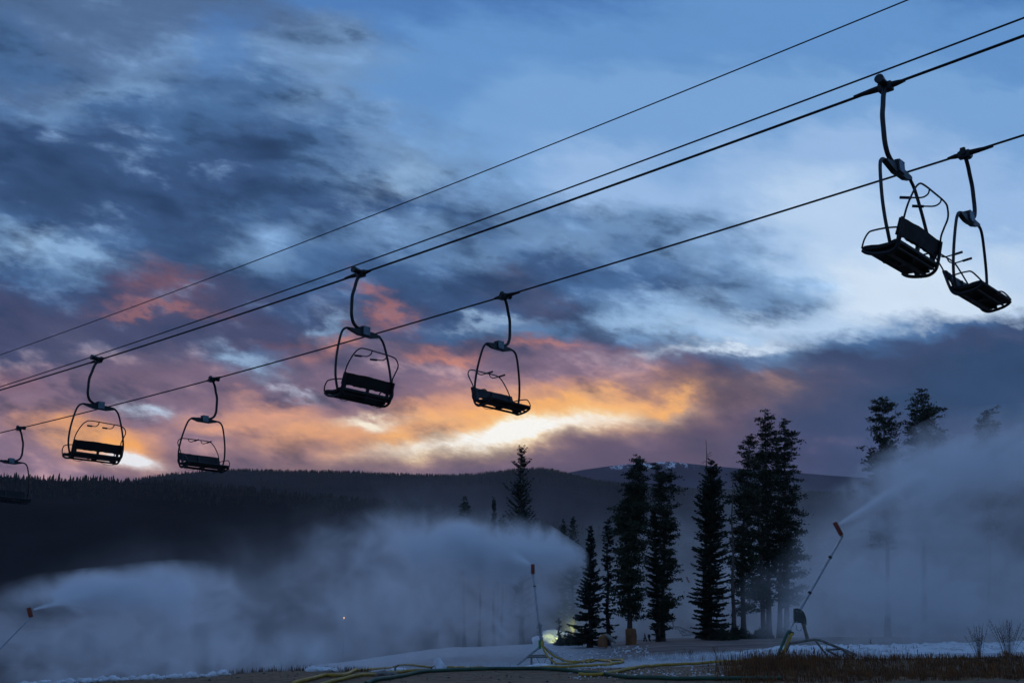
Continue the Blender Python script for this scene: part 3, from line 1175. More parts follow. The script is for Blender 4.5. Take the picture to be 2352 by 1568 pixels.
def make_upright_lance():
    Y0 = 50.0

    def p(X, Y, dy=0.0):
        a, b = z5(X, Y)
        return at(a, b, Y0 + dy)
    base = p(480, 1350)
    base.z = ground(base.x, Y0)
    t = thing('snow_lance', 'upright snow lance with orange head on a low frame, yellow hoses at its foot', 'snow gun', loc=base, group='lance snow guns spraying mist')

    def mk():
        return MB(base)
    a, b = p(387, 175), p(388, 290)
    mb = mk()
    mb.box((a + b) / 2, (0.145, 0.13, (a - b).length), None, 0.012)
    head = mb.build('nozzle_head', M['orange'], t)
    for k in range(5):
        q = a + (b - a) * (0.1 + 0.2 * k)
        for sx in (-1, 1):
            mb = mk()
            mb.tube([q + Vector((sx * 0.068, 0, 0)), q + Vector((sx * 0.088, 0, 0.0))], 0.018, 6)
            mb.build('nozzle', M['orange'], head)
    mb = mk()
    mb.tube([p(388, 288), p(389, 310)], [0.065, 0.05], 10)
    mb.build('collar', M['alu'], head)
    mb = mk()
    mb.tube([p(389, 300), p(408, 430), p(455, 860)], [0.040, 0.044, 0.050], 10)
    pole = mb.build('pole', M['alu'], t)
    mb = mk()
    mb.tube([p(408, 425), p(410, 440)], 0.06, 10)
    mb.build('joint', M['black'], pole)
    mb = mk()
    mb.tube([p(455, 850), p(478, 1060)], 0.034, 8)
    mb.tube([p(470, 860), p(494, 1060)], 0.022, 8)
    mb.build('lower_pole', M['galv'], t)
    for (X, Y) in ((468, 888), (462, 915), (470, 968), (474, 1002)):
        mb = mk()
        mb.tube([p(X - 26, Y + 3), p(X + 26, Y - 3)], 0.016, 6)
        mb.tube([p(X - 26, Y - 8), p(X - 26, Y + 14)], 0.020, 6)
        mb.tube([p(X + 24, Y - 12), p(X + 24, Y + 10)], 0.020, 6)
        mb.build('clamp', M['galv'], t)
    mb = mk()
    mb.tube([p(472, 1015), p(488, 1040), p(490, 1075)], [0.05, 0.085, 0.06], 10)
    mb.build('swivel', M['galv'], t)
    mb = mk()
    mb.tube([p(468, 1062), p(470, 1165)], [0.055, 0.062], 10)
    mb.build('coupling', M['green'], t)
    # splayed legs
    for A, B, dy in (((455, 1150), (208, 1352), -0.5), ((470, 1145), (225, 1335), 0.2), ((515, 1140), (765, 1303), 0.6), ((525, 1150), (750, 1310), -0.1)):
        mb = mk()
        mb.tube([p(*A), p(*B, dy)], 0.042, 8)
        mb.build('leg', M['galv'], t)
    # front stand
    for A, B, r in (((322, 1262), (575, 1258), 0.034), ((340, 1243), (560, 1235), 0.026)):
        mb = mk()
        mb.tube([p(*A, -0.5), p(*B, -0.5)], r, 8)
        mb.build('crossbar', M['dull'], t)
    for X in (372, 610):
        mb = mk()
        mb.box(p(X, 1312, -0.5), (0.085, 0.08, (p(X, 1262) - p(X, 1362)).length), None, 0.008)
        mb.build('upright', M['dull'], t)
    mb = mk()
    mb.tube([p(430, 1268, -0.5), p(468, 1332, -0.5), p(520, 1332, -0.5), p(545, 1268, -0.5)], 0.016, 6)
    mb.tube([p(468, 1332, -0.5), p(470, 1366, -0.5), p(520, 1366, -0.5), p(520, 1332, -0.5)], 0.016, 6)
    mb.build('hitch', M['galv'], t)
    return t


make_upright_lance()


def make_left_lance():
    Y0 = 56.0
    a, b = at(66, 1395, Y0), at(71, 1417, Y0)
    foot = at(-70, 1562, Y0)
    base = Vector((foot.x, Y0, foot.z))
    t = thing('snow_lance', 'snow lance at the left edge, only its orange head and slanting pole visible', 'snow gun', loc=base, group='lance snow guns spraying mist')
    mb = MB(base)
    ax = (b - a).normalized()
    out = Vector((0, 1, 0)).cross(ax)
    if out.x < 0:
        out = -out
    L = (b - a).length
    mb.prism([(0, -0.09), (0, 0.07), (L, 0.09), (L, -0.03), (L * 0.9, -0.08)], 0.12, a, ax, out)
    head = mb.build('nozzle_head', M['orange'], t, smooth=False)
    for k in range(5):
        q = a + ax * (L * (0.12 + 0.18 * k)) + out * 0.075
        mb = MB(base)
        mb.tube([q, q + out * 0.035], 0.022, 6)
        mb.build('nozzle', M['orange'], head)
    mb = MB(base)
    mb.tube([b + Vector((0, 0, 0.02)), foot + Vector((0, 0, 0.0))], [0.034, 0.05], 8)
    mb.build('pole', M['alu'], t)
    g = ground(base.x, Y0)
    for dx, dy in ((-1.0, 0.7), (-1.0, -0.7), (1.1, 0.0)):
        mb = MB(base)
        mb.tube([foot, Vector((foot.x + dx, Y0 + dy, g))], 0.04, 8)
        mb.build('leg', M['galv'], t)
    return t


make_left_lance()

# ------------------------------------------------------------------ hoses
def hose(pts, r, material, label, wob=0.0, seed=1, group=None):
    rr = random.Random(seed)
    P = spline(pts, 16)
    out = []
    for i, q in enumerate(P):
        q = q.copy()
        gz = ground(q.x, q.y) + r * 1.1
        if q.z < gz + 0.25 and i > 2:
            q.z = max(gz, min(q.z, gz + 0.25) if q.z > gz + 0.06 else gz)
        if wob:
            q.x += wob * mnoise.noise(Vector((i * 0.11, seed, 0)))
            q.y += wob * mnoise.noise(Vector((i * 0.13, seed, 5)))
        out.append(q)
    c = out[0].copy()
    mb = MB(c)
    mb.tube(out, r, 9)
    o = mb.build('hose', material, loc=c)
    return tag(o, label, 'hose', group)


def gpt(px, py, r=0.04):
    return on_ground(px, py, r)


def q5(X, Y, d):
    a, b = z5(X, Y)
    return at(a, b, d)


GH = 'water and air hoses on the bank'
# from the upright gun: down, out to the right, loop back to the left
hose([q5(490, 1065, 49.8), q5(500, 1130, 49.6), q5(545, 1230, 49), q5(600, 1290, 48), q5(680, 1330, 46), q5(800, 1345, 43.5)]
     + [gpt(1330, 1521), gpt(1380, 1518), gpt(1404, 1522.5), gpt(1400, 1528.5), gpt(1360, 1531.5), gpt(1290, 1534), gpt(1200, 1536), gpt(1100, 1535.5), gpt(1000, 1534), gpt(900, 1536), gpt(810, 1543), gpt(740, 1556), gpt(670, 1575)],
     0.041, M['yhose'], 'yellow hose from the upright gun, turning back in the tighter loop and running left', 0.05, 3, GH)
hose([q5(497, 1060, 50.1), q5(520, 1140, 50), q5(590, 1215, 49.6), q5(680, 1270, 49), q5(780, 1305, 47.5), q5(900, 1312, 46)]
     + [gpt(1370, 1517), gpt(1415, 1516.5), gpt(1431, 1520.5), gpt(1418, 1526), gpt(1370, 1530)],
     0.041, M['yhose'], 'yellow hose from the upright gun, swinging out in the wider right-hand loop', 0.05, 4, GH)
hose([gpt(720, 1579), gpt(790, 1563), gpt(860, 1552), gpt(930, 1547), gpt(990, 1546)],
     0.040, M['yhose'], 'short run of yellow hose ahead of the green one at lower left', 0.05, 5, GH)
hose([gpt(840, 1575), gpt(900, 1560), gpt(960, 1549), gpt(1050, 1543), gpt(1150, 1541.5), gpt(1230, 1542.5), gpt(1310, 1546), gpt(1380, 1552), gpt(1450, 1558), gpt(1540, 1562), gpt(1640, 1563), gpt(1800, 1562)],
     0.043, M['ghose'], 'long dark green hose lying across the dirt at the bottom', 0.06, 6, GH)
hose([gpt(1330, 1553, 0.06), gpt(1380, 1553, 0.06), gpt(1420, 1547), gpt(1460, 1537), gpt(1510, 1530), gpt(1570, 1527), gpt(1640, 1524), gpt(1720, 1520), gpt(1760, 1515)],
     0.041, M['yhose'], 'yellow hose running right over the dirt into the dry grass', 0.05, 7, GH)


def q4(X, Y, d=36.0):
    a, b = z4(X, Y)
    return at(a, b, d)


hose([q4(185, 1178, 35.9), q4(165, 1200, 35.8), q4(135, 1265, 35.7), q4(95, 1360, 35.5), q4(60, 1440, 35.0), q4(20, 1500, 34.0)], 0.045, M['ghose'],
     'dark green hose hanging steeply from the right-hand gun', 0.0, 8, GH)
hose([q4(210, 1200, 35.9), q4(195, 1225, 35.8), q4(165, 1300, 35.7), q4(125, 1385, 35.5), q4(95, 1450, 35.0), q4(40, 1510, 34.0)], 0.045, M['yhose'],
     'yellow hose hanging steeply from the right-hand gun', 0.0, 9, GH)

# ------------------------------------------------------------------ things among the trees
def z6(X, Y):
    return (1350 + X / 3.014) * 0.9408, (1080 + Y / 3.014) * 0.9408


Y6 = 60.0
f0 = at(*z6(400, 1455), Y6)
f0.z = ground(f0.x, Y6)
t = thing('fan_snowmaker', 'orange fan snowmaker with grey hood standing under dark trees', 'snow gun', loc=f0)
W = (at(*z6(470, 1400), Y6) - at(*z6(350, 1400), Y6)).length
mb = MB(f0)
mb.tube([f0 + Vector((-W * 0.30, 0, 0.05)), f0 + Vector((-W * 0.26, 0, W * 0.55)), f0 + Vector((-W * 0.10, 0, W * 0.78))], [W * 0.30, W * 0.30, W * 0.16], 14)
mb.build('drum', M['tarp'], t)
mb = MB(f0)
mb.tube([f0 + Vector((-W * 0.12, -0.05, W * 0.80)), f0 + Vector((W * 0.12, -0.05, W * 0.62)), f0 + Vector((W * 0.52, -0.05, W * 0.30))], [W * 0.10, W * 0.17, W * 0.05], 14)
mb.build('hood', M['greytarp'], t)
for sx in (-1, 1):
    mb = MB(f0)
    mb.tube([f0 + Vector((0.1 * sx, 0, W * 0.5)), f0 + Vector((W * (0.1 + 0.2 * sx), 0.2, 0))], 0.035, 6)
    mb.build('leg', M['galv'], t)

for k, (X, Y, H) in enumerate(((678, 1445, 55), (706, 1440, 42))):
    c = at(*z6(X, Y), 66)
    c.z = ground(c.x, 66)
    s = 66 / FPX / 3.014 * 0.94
    mb = MB(c)
    if k == 0:
        mb.tube([c + Vector((-9 * s, 0, 0)), c + Vector((-2 * s, 0, H * s)), c + Vector((10 * s, 0, 0))], 0.05, 6)
        mb.tube([c + Vector((-6 * s, 0, H * s * 0.4)), c + Vector((6 * s, 0, H * s * 0.4))], 0.035, 6)
    else:
        mb.tube(spline([c + Vector((12 * s, 0, 0)), c + Vector((0, 0, H * s * 0.5)), c + Vector((-2 * s, 0, H * s)), c + Vector((7 * s, 0, H * s * 0.95)), c + Vector((4 * s, 0, H * s * 0.55))], 4), 0.045, 6)
    o = mb.build('pipe_stand' if k == 0 else 'hydrant', M['bark'], loc=c)
    tag(o, ('small A-shaped pipe stand on the bare ground between the trees' if k == 0 else 'small hooked hydrant pipe beside the A-shaped stand'), 'stand' if k == 0 else 'hydrant')

# lamps far off in the mist: two tiny warm ones and the yellow-green work light behind the trees
def emat(name, col, e):
    m = bpy.data.materials.new(name)
    m.use_nodes = True
    p = m.node_tree.nodes['Principled BSDF']
    p.inputs['Base Color'].default_value = (*col, 1)
    p.inputs['Emission Color'].default_value = (*col, 1)
    p.inputs['Emission Strength'].default_value = e
    return m


for k, (px, py, Y, r, e, col, lab) in enumerate(((790, 1418, 130, 0.085, 6, (1.0, 0.5, 0.15), 'tiny orange lamp glowing through the mist left of the middle'),
                                          (1004, 1412, 130, 0.05, 3, (1.0, 0.55, 0.2), 'faintest tiny lamp in the mist nearer the upright gun'))):
    c = at(px, py, Y)
    g = ground(c.x, Y)
    b = Vector((c.x, Y, g))
    t = thing('lamp_post', lab, 'lamp', loc=b)
    mb = MB(b)
    mb.tube([b, c + Vector((0.1, 0.1, 0))], [0.06, 0.04], 6)
    mb.build('pole', M['black'], t)
    bm = MB(b)
    bm.add(*lump(c, r, 2, 1.0, 3))
    bm.build('bulb', emat('lamp_bulb', col, e), t)

c = at(1322, 1462, 90)
c.z = ground(c.x, 90)
t = thing('work_light', 'yellow-green work light burning on the snow behind the dark trees', 'lamp', loc=c)
mb = MB(c)
mb.tube([c, c + Vector((0, 0, 1.1))], 0.05, 6)
mb.build('stand', M['black'], t)
mb = MB(c)
mb.box(c + Vector((0, 0, 1.25)), (0.35, 0.25, 0.3), None, 0.02)
hd = mb.build('lamp_head', M['black'], t)
mb = MB(c)
mb.box(c + Vector((0, 0.13, 1.25)), (0.28, 0.02, 0.22))
mb.build('lens', emat('work_lens', (0.9, 1.0, 0.35), 6), hd)
ld = bpy.data.lights.new('work_lamp', 'SPOT')
ld.energy = 380
ld.spot_size = radians(115)
ld.spot_blend = 0.8
ld.color = (0.92, 1.0, 0.32)
ld.shadow_soft_size = 0.15
lo = bpy.data.objects.new('work_lamp', ld)
COL.objects.link(lo)
lo.location = c + Vector((0, 0.35, 1.25))
lo.rotation_euler = (radians(80), 0, radians(32))
# the snow heap it lights
for k, (px, py, Y, w, h) in enumerate(((1258, 1466, 92, 2.0, 0.8), (1290, 1466, 94, 1.8, 0.7), (1275, 1466, 96, 3.4, 1.15))):
    q = at(px, py, Y)
    g = ground(q.x, Y)
    mb = MB((q.x, Y, g))
    vs, fs = lump((q.x, Y, g), w * 0.62, 4, h / w / 0.62, 60 + k)
    mb.add(vs, fs)
    o = mb.build('snow_heap', M['snowlump'], loc=(q.x, Y, g))
    tag(o, ('left-hand snow heap lit yellow by the work light', 'right-hand snow heap lit yellow by the work light', 'largest snow heap behind the other two lit ones')[k], 'snow heap')


# ------------------------------------------------------------------ trees
def zr(ox, oy, s):
    return lambda X, Y: ((ox + X / s) * 0.9408, (oy + Y / s) * 0.9408)


Z6, Z7, ZM, ZR_, Z4_ = zr(1350, 1080, 3.014), zr(1650, 980, 2.529), zr(1050, 1060, 4.276), zr(2000, 920, 4.126), z4
G_T = 'conifers standing beyond the snow field'


def bend_frame(d):
    up = np.array([0, 0, 1.0])
    s = np.cross(d, up)
    n = np.linalg.norm(s)
    s = s / n if n > 1e-6 else np.array([1.0, 0, 0])
    return s


class Tree:
    def __init__(self, name, label, z, Y, top, base_x, prof, kind, mat_, seed, bark='bark', dens=1.0, crown_to=None, bend=(), trunk_r=None, dead=0):
        """prof: list of (Y, left, right) outline rows on the enlargement z"""
        r = self.r = np.random.default_rng(seed)
        tx, ty = z(*top)
        T = at(tx, ty, Y)
        bx, by = z(base_x, 0)
        B = at(bx, 1466, Y)
        B.z = ground(B.x, Y) - 0.05
        self.H = H = T.z - B.z
        rows = []
        for yy, l, rr_ in prof:
            a = at(*z(l, yy), Y)
            b = at(*z(rr_, yy), Y)
            rows.append((a.z - B.z, a.x, b.x))
        rows.sort()
        self.hz = np.array([q[0] for q in rows])
        self.xl = np.array([q[1] for q in rows]) - B.x
        self.xr = np.array([q[2] for q in rows]) - B.x
        # trunk line
        P = [Vector((0, 0, 0))]
        for (X, Yp) in bend:
            q = at(*z(X, Yp), Y)
            P.append(Vector((q.x - B.x, r.uniform(-0.15, 0.15), q.z - B.z)))
        P.append(Vector((T.x - B.x, 0, H)))
        P = spline(P, 10) if len(P) > 2 else [P[0].lerp(P[1], k / 12) + Vector((0.05 * sin(k * 1.3 + seed), 0.05 * cos(k + seed), 0)) * (k > 0) * (k < 12) for k in range(13)]
        self.tz = np.array([p.z for p in P])
        self.tx = np.array([p.x for p in P])
        self.ty = np.array([p.y for p in P])
        tr = trunk_r or (0.008 * H + 0.07)
        radii = [tr * (1 - 0.93 * (p.z / H) ** 0.9) + (0.08 * exp(-p.z * 2) if p.z < 2 else 0) for p in P]
        self.mb = MB()
        self.mb.tube(P, radii, 7)
        self.V, self.F = [], []
        self.c0 = self.hz[0] if crown_to is None else crown_to
        getattr(self, kind)(dens)
        if dead:
            self.dead_twigs(dead)
        root = thing(name, label, 'tree', loc=B, group=G_T)
        tk = self.mb.build('trunk', M[bark], root)
        if self.V:
            V = np.concatenate(self.V)
            F = np.arange(len(V)).reshape(-1, 3)
            np_mesh('crown', V, F, M[mat_], root)

    def axis(self, h):
        return np.array([np.interp(h, self.tz, self.tx), np.interp(h, self.tz, self.ty), h])

    def reach(self, h, a):
        """length of a branch leaving the trunk at height h in direction a, from the outline"""
        x = np.interp(h, self.tz, self.tx)
        l = x - np.interp(h, self.hz, self.xl)
        rgt = np.interp(h, self.hz, self.xr) - x
        l, rgt = max(l, 0.06), max(rgt, 0.06)
        c = cos(a)
        m = 0.5 * (l + rgt)
        return (rgt if c > 0 else l) * abs(c) + m * (1 - abs(c))

    def tris(self, P, D, L, W):
        """needle-bearing twigs: narrow triangles from P along D"""
        n = len(P)
        R = self.r.normal(size=(n, 3))
        S = np.cross(D, R)
        S /= np.linalg.norm(S, axis=1)[:, None] + 1e-9
        A = P - S * W[:, None] * 0.5
        Bq = P + S * W[:, None] * 0.5
        C = P + D * L[:, None]
        self.V.append(np.stack([A, Bq, C], 1).reshape(-1, 3))

    def leafs(self, P, D, L, W):
        """wider lozenge tufts, two triangles each"""
        n = len(P)
        R = self.r.normal(size=(n, 3))
        S = np.cross(D, R)
        S /= np.linalg.norm(S, axis=1)[:, None] + 1e-9
        mid = P + D * L[:, None] * 0.45
        C = P + D * L[:, None]
        A = mid - S * W[:, None] * 0.5
        Bq = mid + S * W[:, None] * 0.5
        self.V.append(np.stack([P, A, C, P, C, Bq], 1).reshape(-1, 3))

    def spruce(self, dens, up=0.0, sparse=False):
        r = self.r
        h = self.c0
        while h < self.H - 0.15:
            f = h / self.H
            nb = int(r.integers(5, 8)) if not sparse else int(r.integers(4, 7))
            a0 = r.random() * 6.28
            gap = r.random() < (0.05 if not sparse else 0.12)
            for k in range(nb):
                a = a0 + 6.28 * k / nb + r.normal() * 0.3
                L = self.reach(h, a) * r.uniform(0.58, 1.14) * (0.55 if gap else 1)
                if L < 0.08:
                    continue
                hh = h + r.normal() * 0.16
                o = self.axis(min(hh, self.H - 0.02))
                d = np.array([cos(a), sin(a), 0])
                droop = (-0.30 + 0.75 * f) * (1 if not sparse else 0.5) + up
                npt = max(3, int(L / 0.10 * dens))
                t = (np.arange(npt) + r.random(npt) * 0.8) / npt
                t = np.clip(t, 0.06, 1)
                z = L * (droop * t + (0.22 + up * 0.6) * t ** 2.4)
                P = o + d * (L * t)[:, None] + np.array([0, 0, 1.0]) * z[:, None]
                if L > 0.35:
                    q = [Vector(o)] + [Vector(o + d * L * tt + np.array([0, 0, L * (droop * tt + (0.22 + up * 0.6) * tt ** 2.4)])) for tt in (0.4, 0.75, 0.97)]
                    self.mb.tube(q, [0.012 + 0.012 * L, 0.006], 3, False)
                s = bend_frame(d)
                for sd in (-1, 1):
                    sl = (0.42 * (1 - t) + 0.12) * L * 0.42 + 0.10
                    sl = sl * r.uniform(0.6, 1.2, npt)
                    D = d * 0.75 + s * sd * r.uniform(0.4, 1.0, npt)[:, None] + np.array([0, 0, 1.0]) * (r.uniform(-0.45, 0.10, npt) + up * 0.5)[:, None]
                    D /= np.linalg.norm(D, axis=1)[:, None]
                    self.leafs(P, D, sl, 0.07 + 0.05 * r.random(npt) + sl * 0.10)
                    if not sparse:
                        P2 = P + D * (sl * 0.5)[:, None]
                        D2 = D + r.normal(size=(npt, 3)) * 0.5 + np.array([0, 0, -0.35])
                        D2 /= np.linalg.norm(D2, axis=1)[:, None]
                        self.tris(P2, D2, sl * 0.6, 0.05 + 0.05 * r.random(npt))
                D = np.repeat(d[None], npt, 0) + r.normal(size=(npt, 3)) * 0.25
                self.tris(P, D / np.linalg.norm(D, axis=1)[:, None], np.full(npt, 0.16), 0.07 + 0.03 * r.random(npt))
            h += (0.13 + 0.14 * r.random()) * (1.15 - 0.5 * f) * (1.0 if not sparse else 1.5) / dens ** 0.5
        P = np.repeat(self.axis(self.H - 0.25)[None], 8, 0) + r.normal(size=(8, 3)) * 0.03
        D = np.array([0, 0, 1.0]) + r.normal(size=(8, 3)) * 0.35
        self.tris(P, D / np.linalg.norm(D, axis=1)[:, None], np.full(8, 0.3), np.full(8, 0.06))

    def upswept(self, dens):
        self.spruce(dens, up=0.25, sparse=True)

    def pine(self, dens):
        r = self.r
        h = self.c0
        while h < self.H - 0.1:
            f = h / self.H
            nb = int(r.integers(2, 5))
            a0 = r.random() * 6.28
            for k in range(nb):
                a = a0 + 6.28 * k / nb + r.normal() * 0.5
                L = self.reach(h, a) * r.uniform(0.45, 1.12)
                if L < 0.08:
                    continue
                o = self.axis(min(h + r.normal() * 0.1, self.H - 0.05))
                d = np.array([cos(a), sin(a), 0])
                el = r.uniform(-0.30, 0.15) + 0.8 * max(0, f - 0.75)
                pts = [o + d * L * tt + np.array([0, 0, L * (el * tt + 0.25 * tt * tt)]) for tt in (0, 0.35, 0.7, 1.0)]
                self.mb.tube([Vector(p) for p in pts], [0.016 + 0.012 * L, 0.007], 4, False)
                nc = max(2, int(L * 4.2 * dens + r.random()))
                for c in range(nc):
                    tt = 1 - (c / max(nc, 1)) * 0.8 if c else 1.0
                    base = o + d * L * tt + np.array([0, 0, L * (el * tt + 0.25 * tt * tt)])
                    base = base + r.normal(size=3) * np.array([0.10, 0.10, 0.07]) * (1 + 0.6 * L)
                    n = int(r.integers(24, 40))
                    rad = r.uniform(0.16, 0.32) * min(1.0, 0.30 + 0.65 * L)
                    Pn = base + r.normal(size=(n, 3)) * rad * np.array([0.75, 0.75, 0.22])
                    D = r.normal(size=(n, 3)) * 0.7 + d * 0.45 + np.array([0, 0, 0.4])
                    D /= np.linalg.norm(D, axis=1)[:, None]
                    self.leafs(Pn, D, rad * r.uniform(0.5, 1.0, n), 0.055 + 0.05 * r.random(n))
            h += (0.13 + 0.15 * r.random()) / dens ** 0.5

    def bare(self, dens):
        self.dead_twigs(int(14 * dens))

    def dead_twigs(self, n):
        r = self.r
        for k in range(n):
            h = self.H * (r.uniform(0.15, 0.97) if not self.V else r.uniform(0.12, 0.6))
            a = r.choice([0, pi]) + r.normal() * 0.6
            L = max(0.3, self.reach(h, a)) * (r.uniform(0.7, 1.25) if self.V else r.uniform(0.4, 1.0))
            o = self.axis(h)
            up = r.uniform(-0.25, 0.55)
            pts = [o + np.array([cos(a) * L * t, sin(a) * L * t, L * up * t * t + 0.04 * sin(6 * t + k)]) for t in (0, 0.35, 0.7, 1)]
            self.mb.tube([Vector(p) for p in pts], [0.022, 0.008], 4, False)
            q = pts[2]
            e = q + np.array([cos(a) * 0.15 * L, 0, L * 0.18 * (1 if k % 2 else -1)])
            self.mb.tube([Vector(q), Vector(e)], [0.010, 0.005], 3, False)


Tree('spruce_tree', 'lone spruce with upswept open branches against the sunset glow, foot lost in mist', ZM, 80, (950, 125), 955,
     [(125, 945, 955), (180, 895, 1020), (250, 905, 1010), (300, 900, 1055), (365, 825, 1050), (430, 885, 1050), (520, 855, 1062), (590, 830, 1090), (660, 768, 1080), (750, 783, 1100),
      (830, 812, 1110), (920, 795, 1105), (1100, 800, 1120), (1500, 790, 1130), (1900, 830, 1100)], 'upswept', 'spruce', 11, dens=1.15)
Tree('pine_tree', 'faint slim pine fading into the mist, left of the lone spruce', ZM, 112, (350, 640), 355,
     [(640, 345, 355), (700, 325, 380), (790, 310, 415), (880, 308, 420), (1000, 310, 420), (1300, 310, 420)], 'pine', 'pine', 12, dens=0.9)
Tree('spruce_tree', 'faint pencil-thin spruce nearest on the left of the lone spruce', ZM, 112, (665, 655), 665,
     [(655, 660, 670), (720, 645, 685), (850, 640, 695), (930, 630, 700), (1300, 625, 705)], 'spruce', 'spruce', 13, dens=0.8)
Tree('pine_tree', 'short round-topped pine half sunk in mist at the foot of the lone spruce', ZM, 108, (755, 850), 752,
     [(850, 745, 765), (880, 722, 782), (950, 715, 795), (1100, 715, 800)], 'pine', 'pine', 14, dens=0.9)
Tree('dead_tree', 'bare spike of a dead tree standing in the mist between two faint ones', ZM, 112, (520, 870), 520,
     [(870, 515, 525), (1000, 505, 535), (1200, 500, 540)], 'bare', 'spruce', 15)
Tree('spruce_tree', 'left one of the twin small spruces above the bright mist', Z6, 96, (77, 565), 78,
     [(565, 74, 80), (640, 50, 106), (700, 44, 114), (900, 35, 122), (1350, 30, 125)], 'spruce', 'spruce', 16, dens=0.85)
Tree('spruce_tree', 'right one of the twin small spruces, the taller of the two', Z6, 92, (147, 545), 148,
     [(545, 143, 151), (620, 115, 180), (700, 108, 196), (900, 95, 205), (1350, 90, 210)], 'spruce', 'spruce', 17, dens=0.85)
Tree('fir_tree', 'dark fir broadest at its foot, leftmost of the near dark trees', Z6, 62, (275, 615), 270,
     [(615, 271, 279), (700, 255, 300), (850, 233, 317), (950, 222, 340), (1050, 195, 360), (1200, 170, 372), (1350, 105, 372), (1450, 85, 372)], 'spruce', 'fir', 18, dens=1.7)
Tree('fir_tree', 'slender open-branched fir with gaps showing pale mist through it', Z6, 63, (402, 560), 402,
     [(560, 399, 405), (640, 378, 437), (750, 362, 462), (900, 345, 482), (1000, 340, 492), (1130, 352, 492), (1250, 352, 503), (1400, 372, 512)], 'spruce', 'fir', 19, dens=0.72)
Tree('pine_tree', 'tall thick dark tree with a leaning trunk, orange pad round its foot', Z6, 62, (630, 112), 562,
     [(112, 622, 640), (150, 590, 660), (250, 560, 680), (350, 525, 695), (420, 530, 710), (480, 505, 712), (510, 470, 715), (600, 480, 702), (700, 475, 690), (800, 465, 680),
      (900, 470, 642), (1000, 468, 655), (1100, 470, 642), (1200, 478, 648), (1300, 500, 630), (1345, 530, 600)], 'pine', 'pine', 20, dens=2.1, crown_to=1.5, bend=[(563, 1200), (545, 900), (575, 700), (612, 350)])
Tree('pine_tree', 'ragged tall pine with a bare trunk and clumps hanging out to its right', Z6, 64, (768, 165), 802,
     [(165, 760, 776), (200, 752, 812), (250, 750, 852), (310, 742, 872), (430, 742, 912), (520, 748, 917), (660, 738, 932), (700, 770, 880), (750, 790, 952), (800, 800, 860), (850, 800, 935), (930, 800, 938), (1010, 795, 905),
      (1060, 805, 840), (1130, 800, 870), (1190, 790, 932), (1240, 780, 910), (1330, 770, 892), (1400, 780, 850)], 'pine', 'pine', 21, dens=1.6, crown_to=0.8, bend=[(812, 1000), (818, 700), (790, 350)])
Tree('spruce_tree', 'narrow dark spruce leaning close on the left of the ragged tall pine', Z6, 63, (738, 450), 778,
     [(450, 735, 741), (500, 728, 750), (600, 712, 772), (700, 698, 790), (850, 668, 792), (1000, 668, 802), (1100, 662, 805), (1250, 688, 830), (1350, 708, 852), (1430, 728, 835)], 'spruce', 'spruce', 22, dens=1.5, bend=[(765, 1000)])
Tree('fir_tree', 'small thin fir in front of the yellow-lit snow, almost all twigs', Z6, 78, (45, 1285), 45,
     [(1285, 43, 47), (1330, 28, 60), (1380, 12, 75), (1440, -5, 90)], 'upswept', 'fir', 23, dens=0.55)
Tree('spruce_tree', 'broad heavy black spruce standing between the distant lance and the pine clump', Z7, 64, (215, 355), 205,
     [(355, 211, 219), (400, 190, 245), (440, 165, 285), (470, 165, 262), (530, 132, 300), (600, 122, 292), (700, 108, 305), (780, 98, 318), (900, 112, 335), (1000, 105, 335), (1100, 112, 340), (1200, 85, 345),
      (1300, 105, 342), (1440, 100, 345)], 'spruce', 'spruce', 24, dens=1.35, dead=9)
Tree('dead_tree', 'bare grey leader of a dead tree poking out above the broad black spruce', Z7, 65.5, (186, 235), 176,
     [(235, 180, 190), (330, 130, 240), (600, 100, 230), (900, 80, 200), (1400, 120, 220)], 'bare', 'spruce', 25, bark='greybark', dens=1.6)
GP = 'pine clump'
Tree('pine_tree', 'lowest-topped pine on the left edge of the clump, flag-shaped tip pointing left', Z7, 68, (462, 205), 418,
     [(205, 456, 468), (250, 420, 487), (290, 398, 492), (330, 420, 495), (400, 380, 510), (480, 350, 500), (600, 322, 500), (700, 318, 482), (900, 328, 472), (1000, 338, 500), (1200, 350, 492), (1310, 370, 480)],
     'pine', 'pine', 26, dens=1.2, crown_to=1.5, bend=[(412, 1000), (420, 700), (445, 380)])
Tree('pine_tree', 'shaded pine wedged inside the clump, second trunk from its left', Z7, 70, (517, 282), 542,
     [(282, 510, 524), (330, 490, 545), (450, 462, 562), (600, 440, 590), (800, 432, 600), (1000, 442, 600), (1200, 430, 600), (1300, 470, 570)], 'pine', 'pine', 27, dens=1.1, crown_to=1.7, bend=[(525, 950), (505, 600)], bark='greybark')
Tree('pine_tree', 'tallest pine of the clump with a blunt square top', Z7, 71, (552, 78), 575,
     [(78, 540, 565), (110, 512, 608), (200, 520, 612), (300, 528, 622), (450, 520, 640), (600, 508, 650), (800, 500, 662), (1000, 520, 652), (1200, 540, 620)], 'pine', 'pine', 28, dens=1.15, crown_to=2.2, bend=[(570, 900), (560, 500)])
Tree('pine_tree', 'slim pine filling the middle of the clump behind the tallest one', Z7, 73, (618, 192), 640,
     [(192, 612, 624), (250, 592, 646), (400, 580, 662), (600, 575, 690), (800, 580, 700), (1000, 590, 700), (1200, 610, 680)], 'pine', 'pine', 29, dens=0.9, crown_to=2.4, bark='greybark', bend=[(640, 900)])
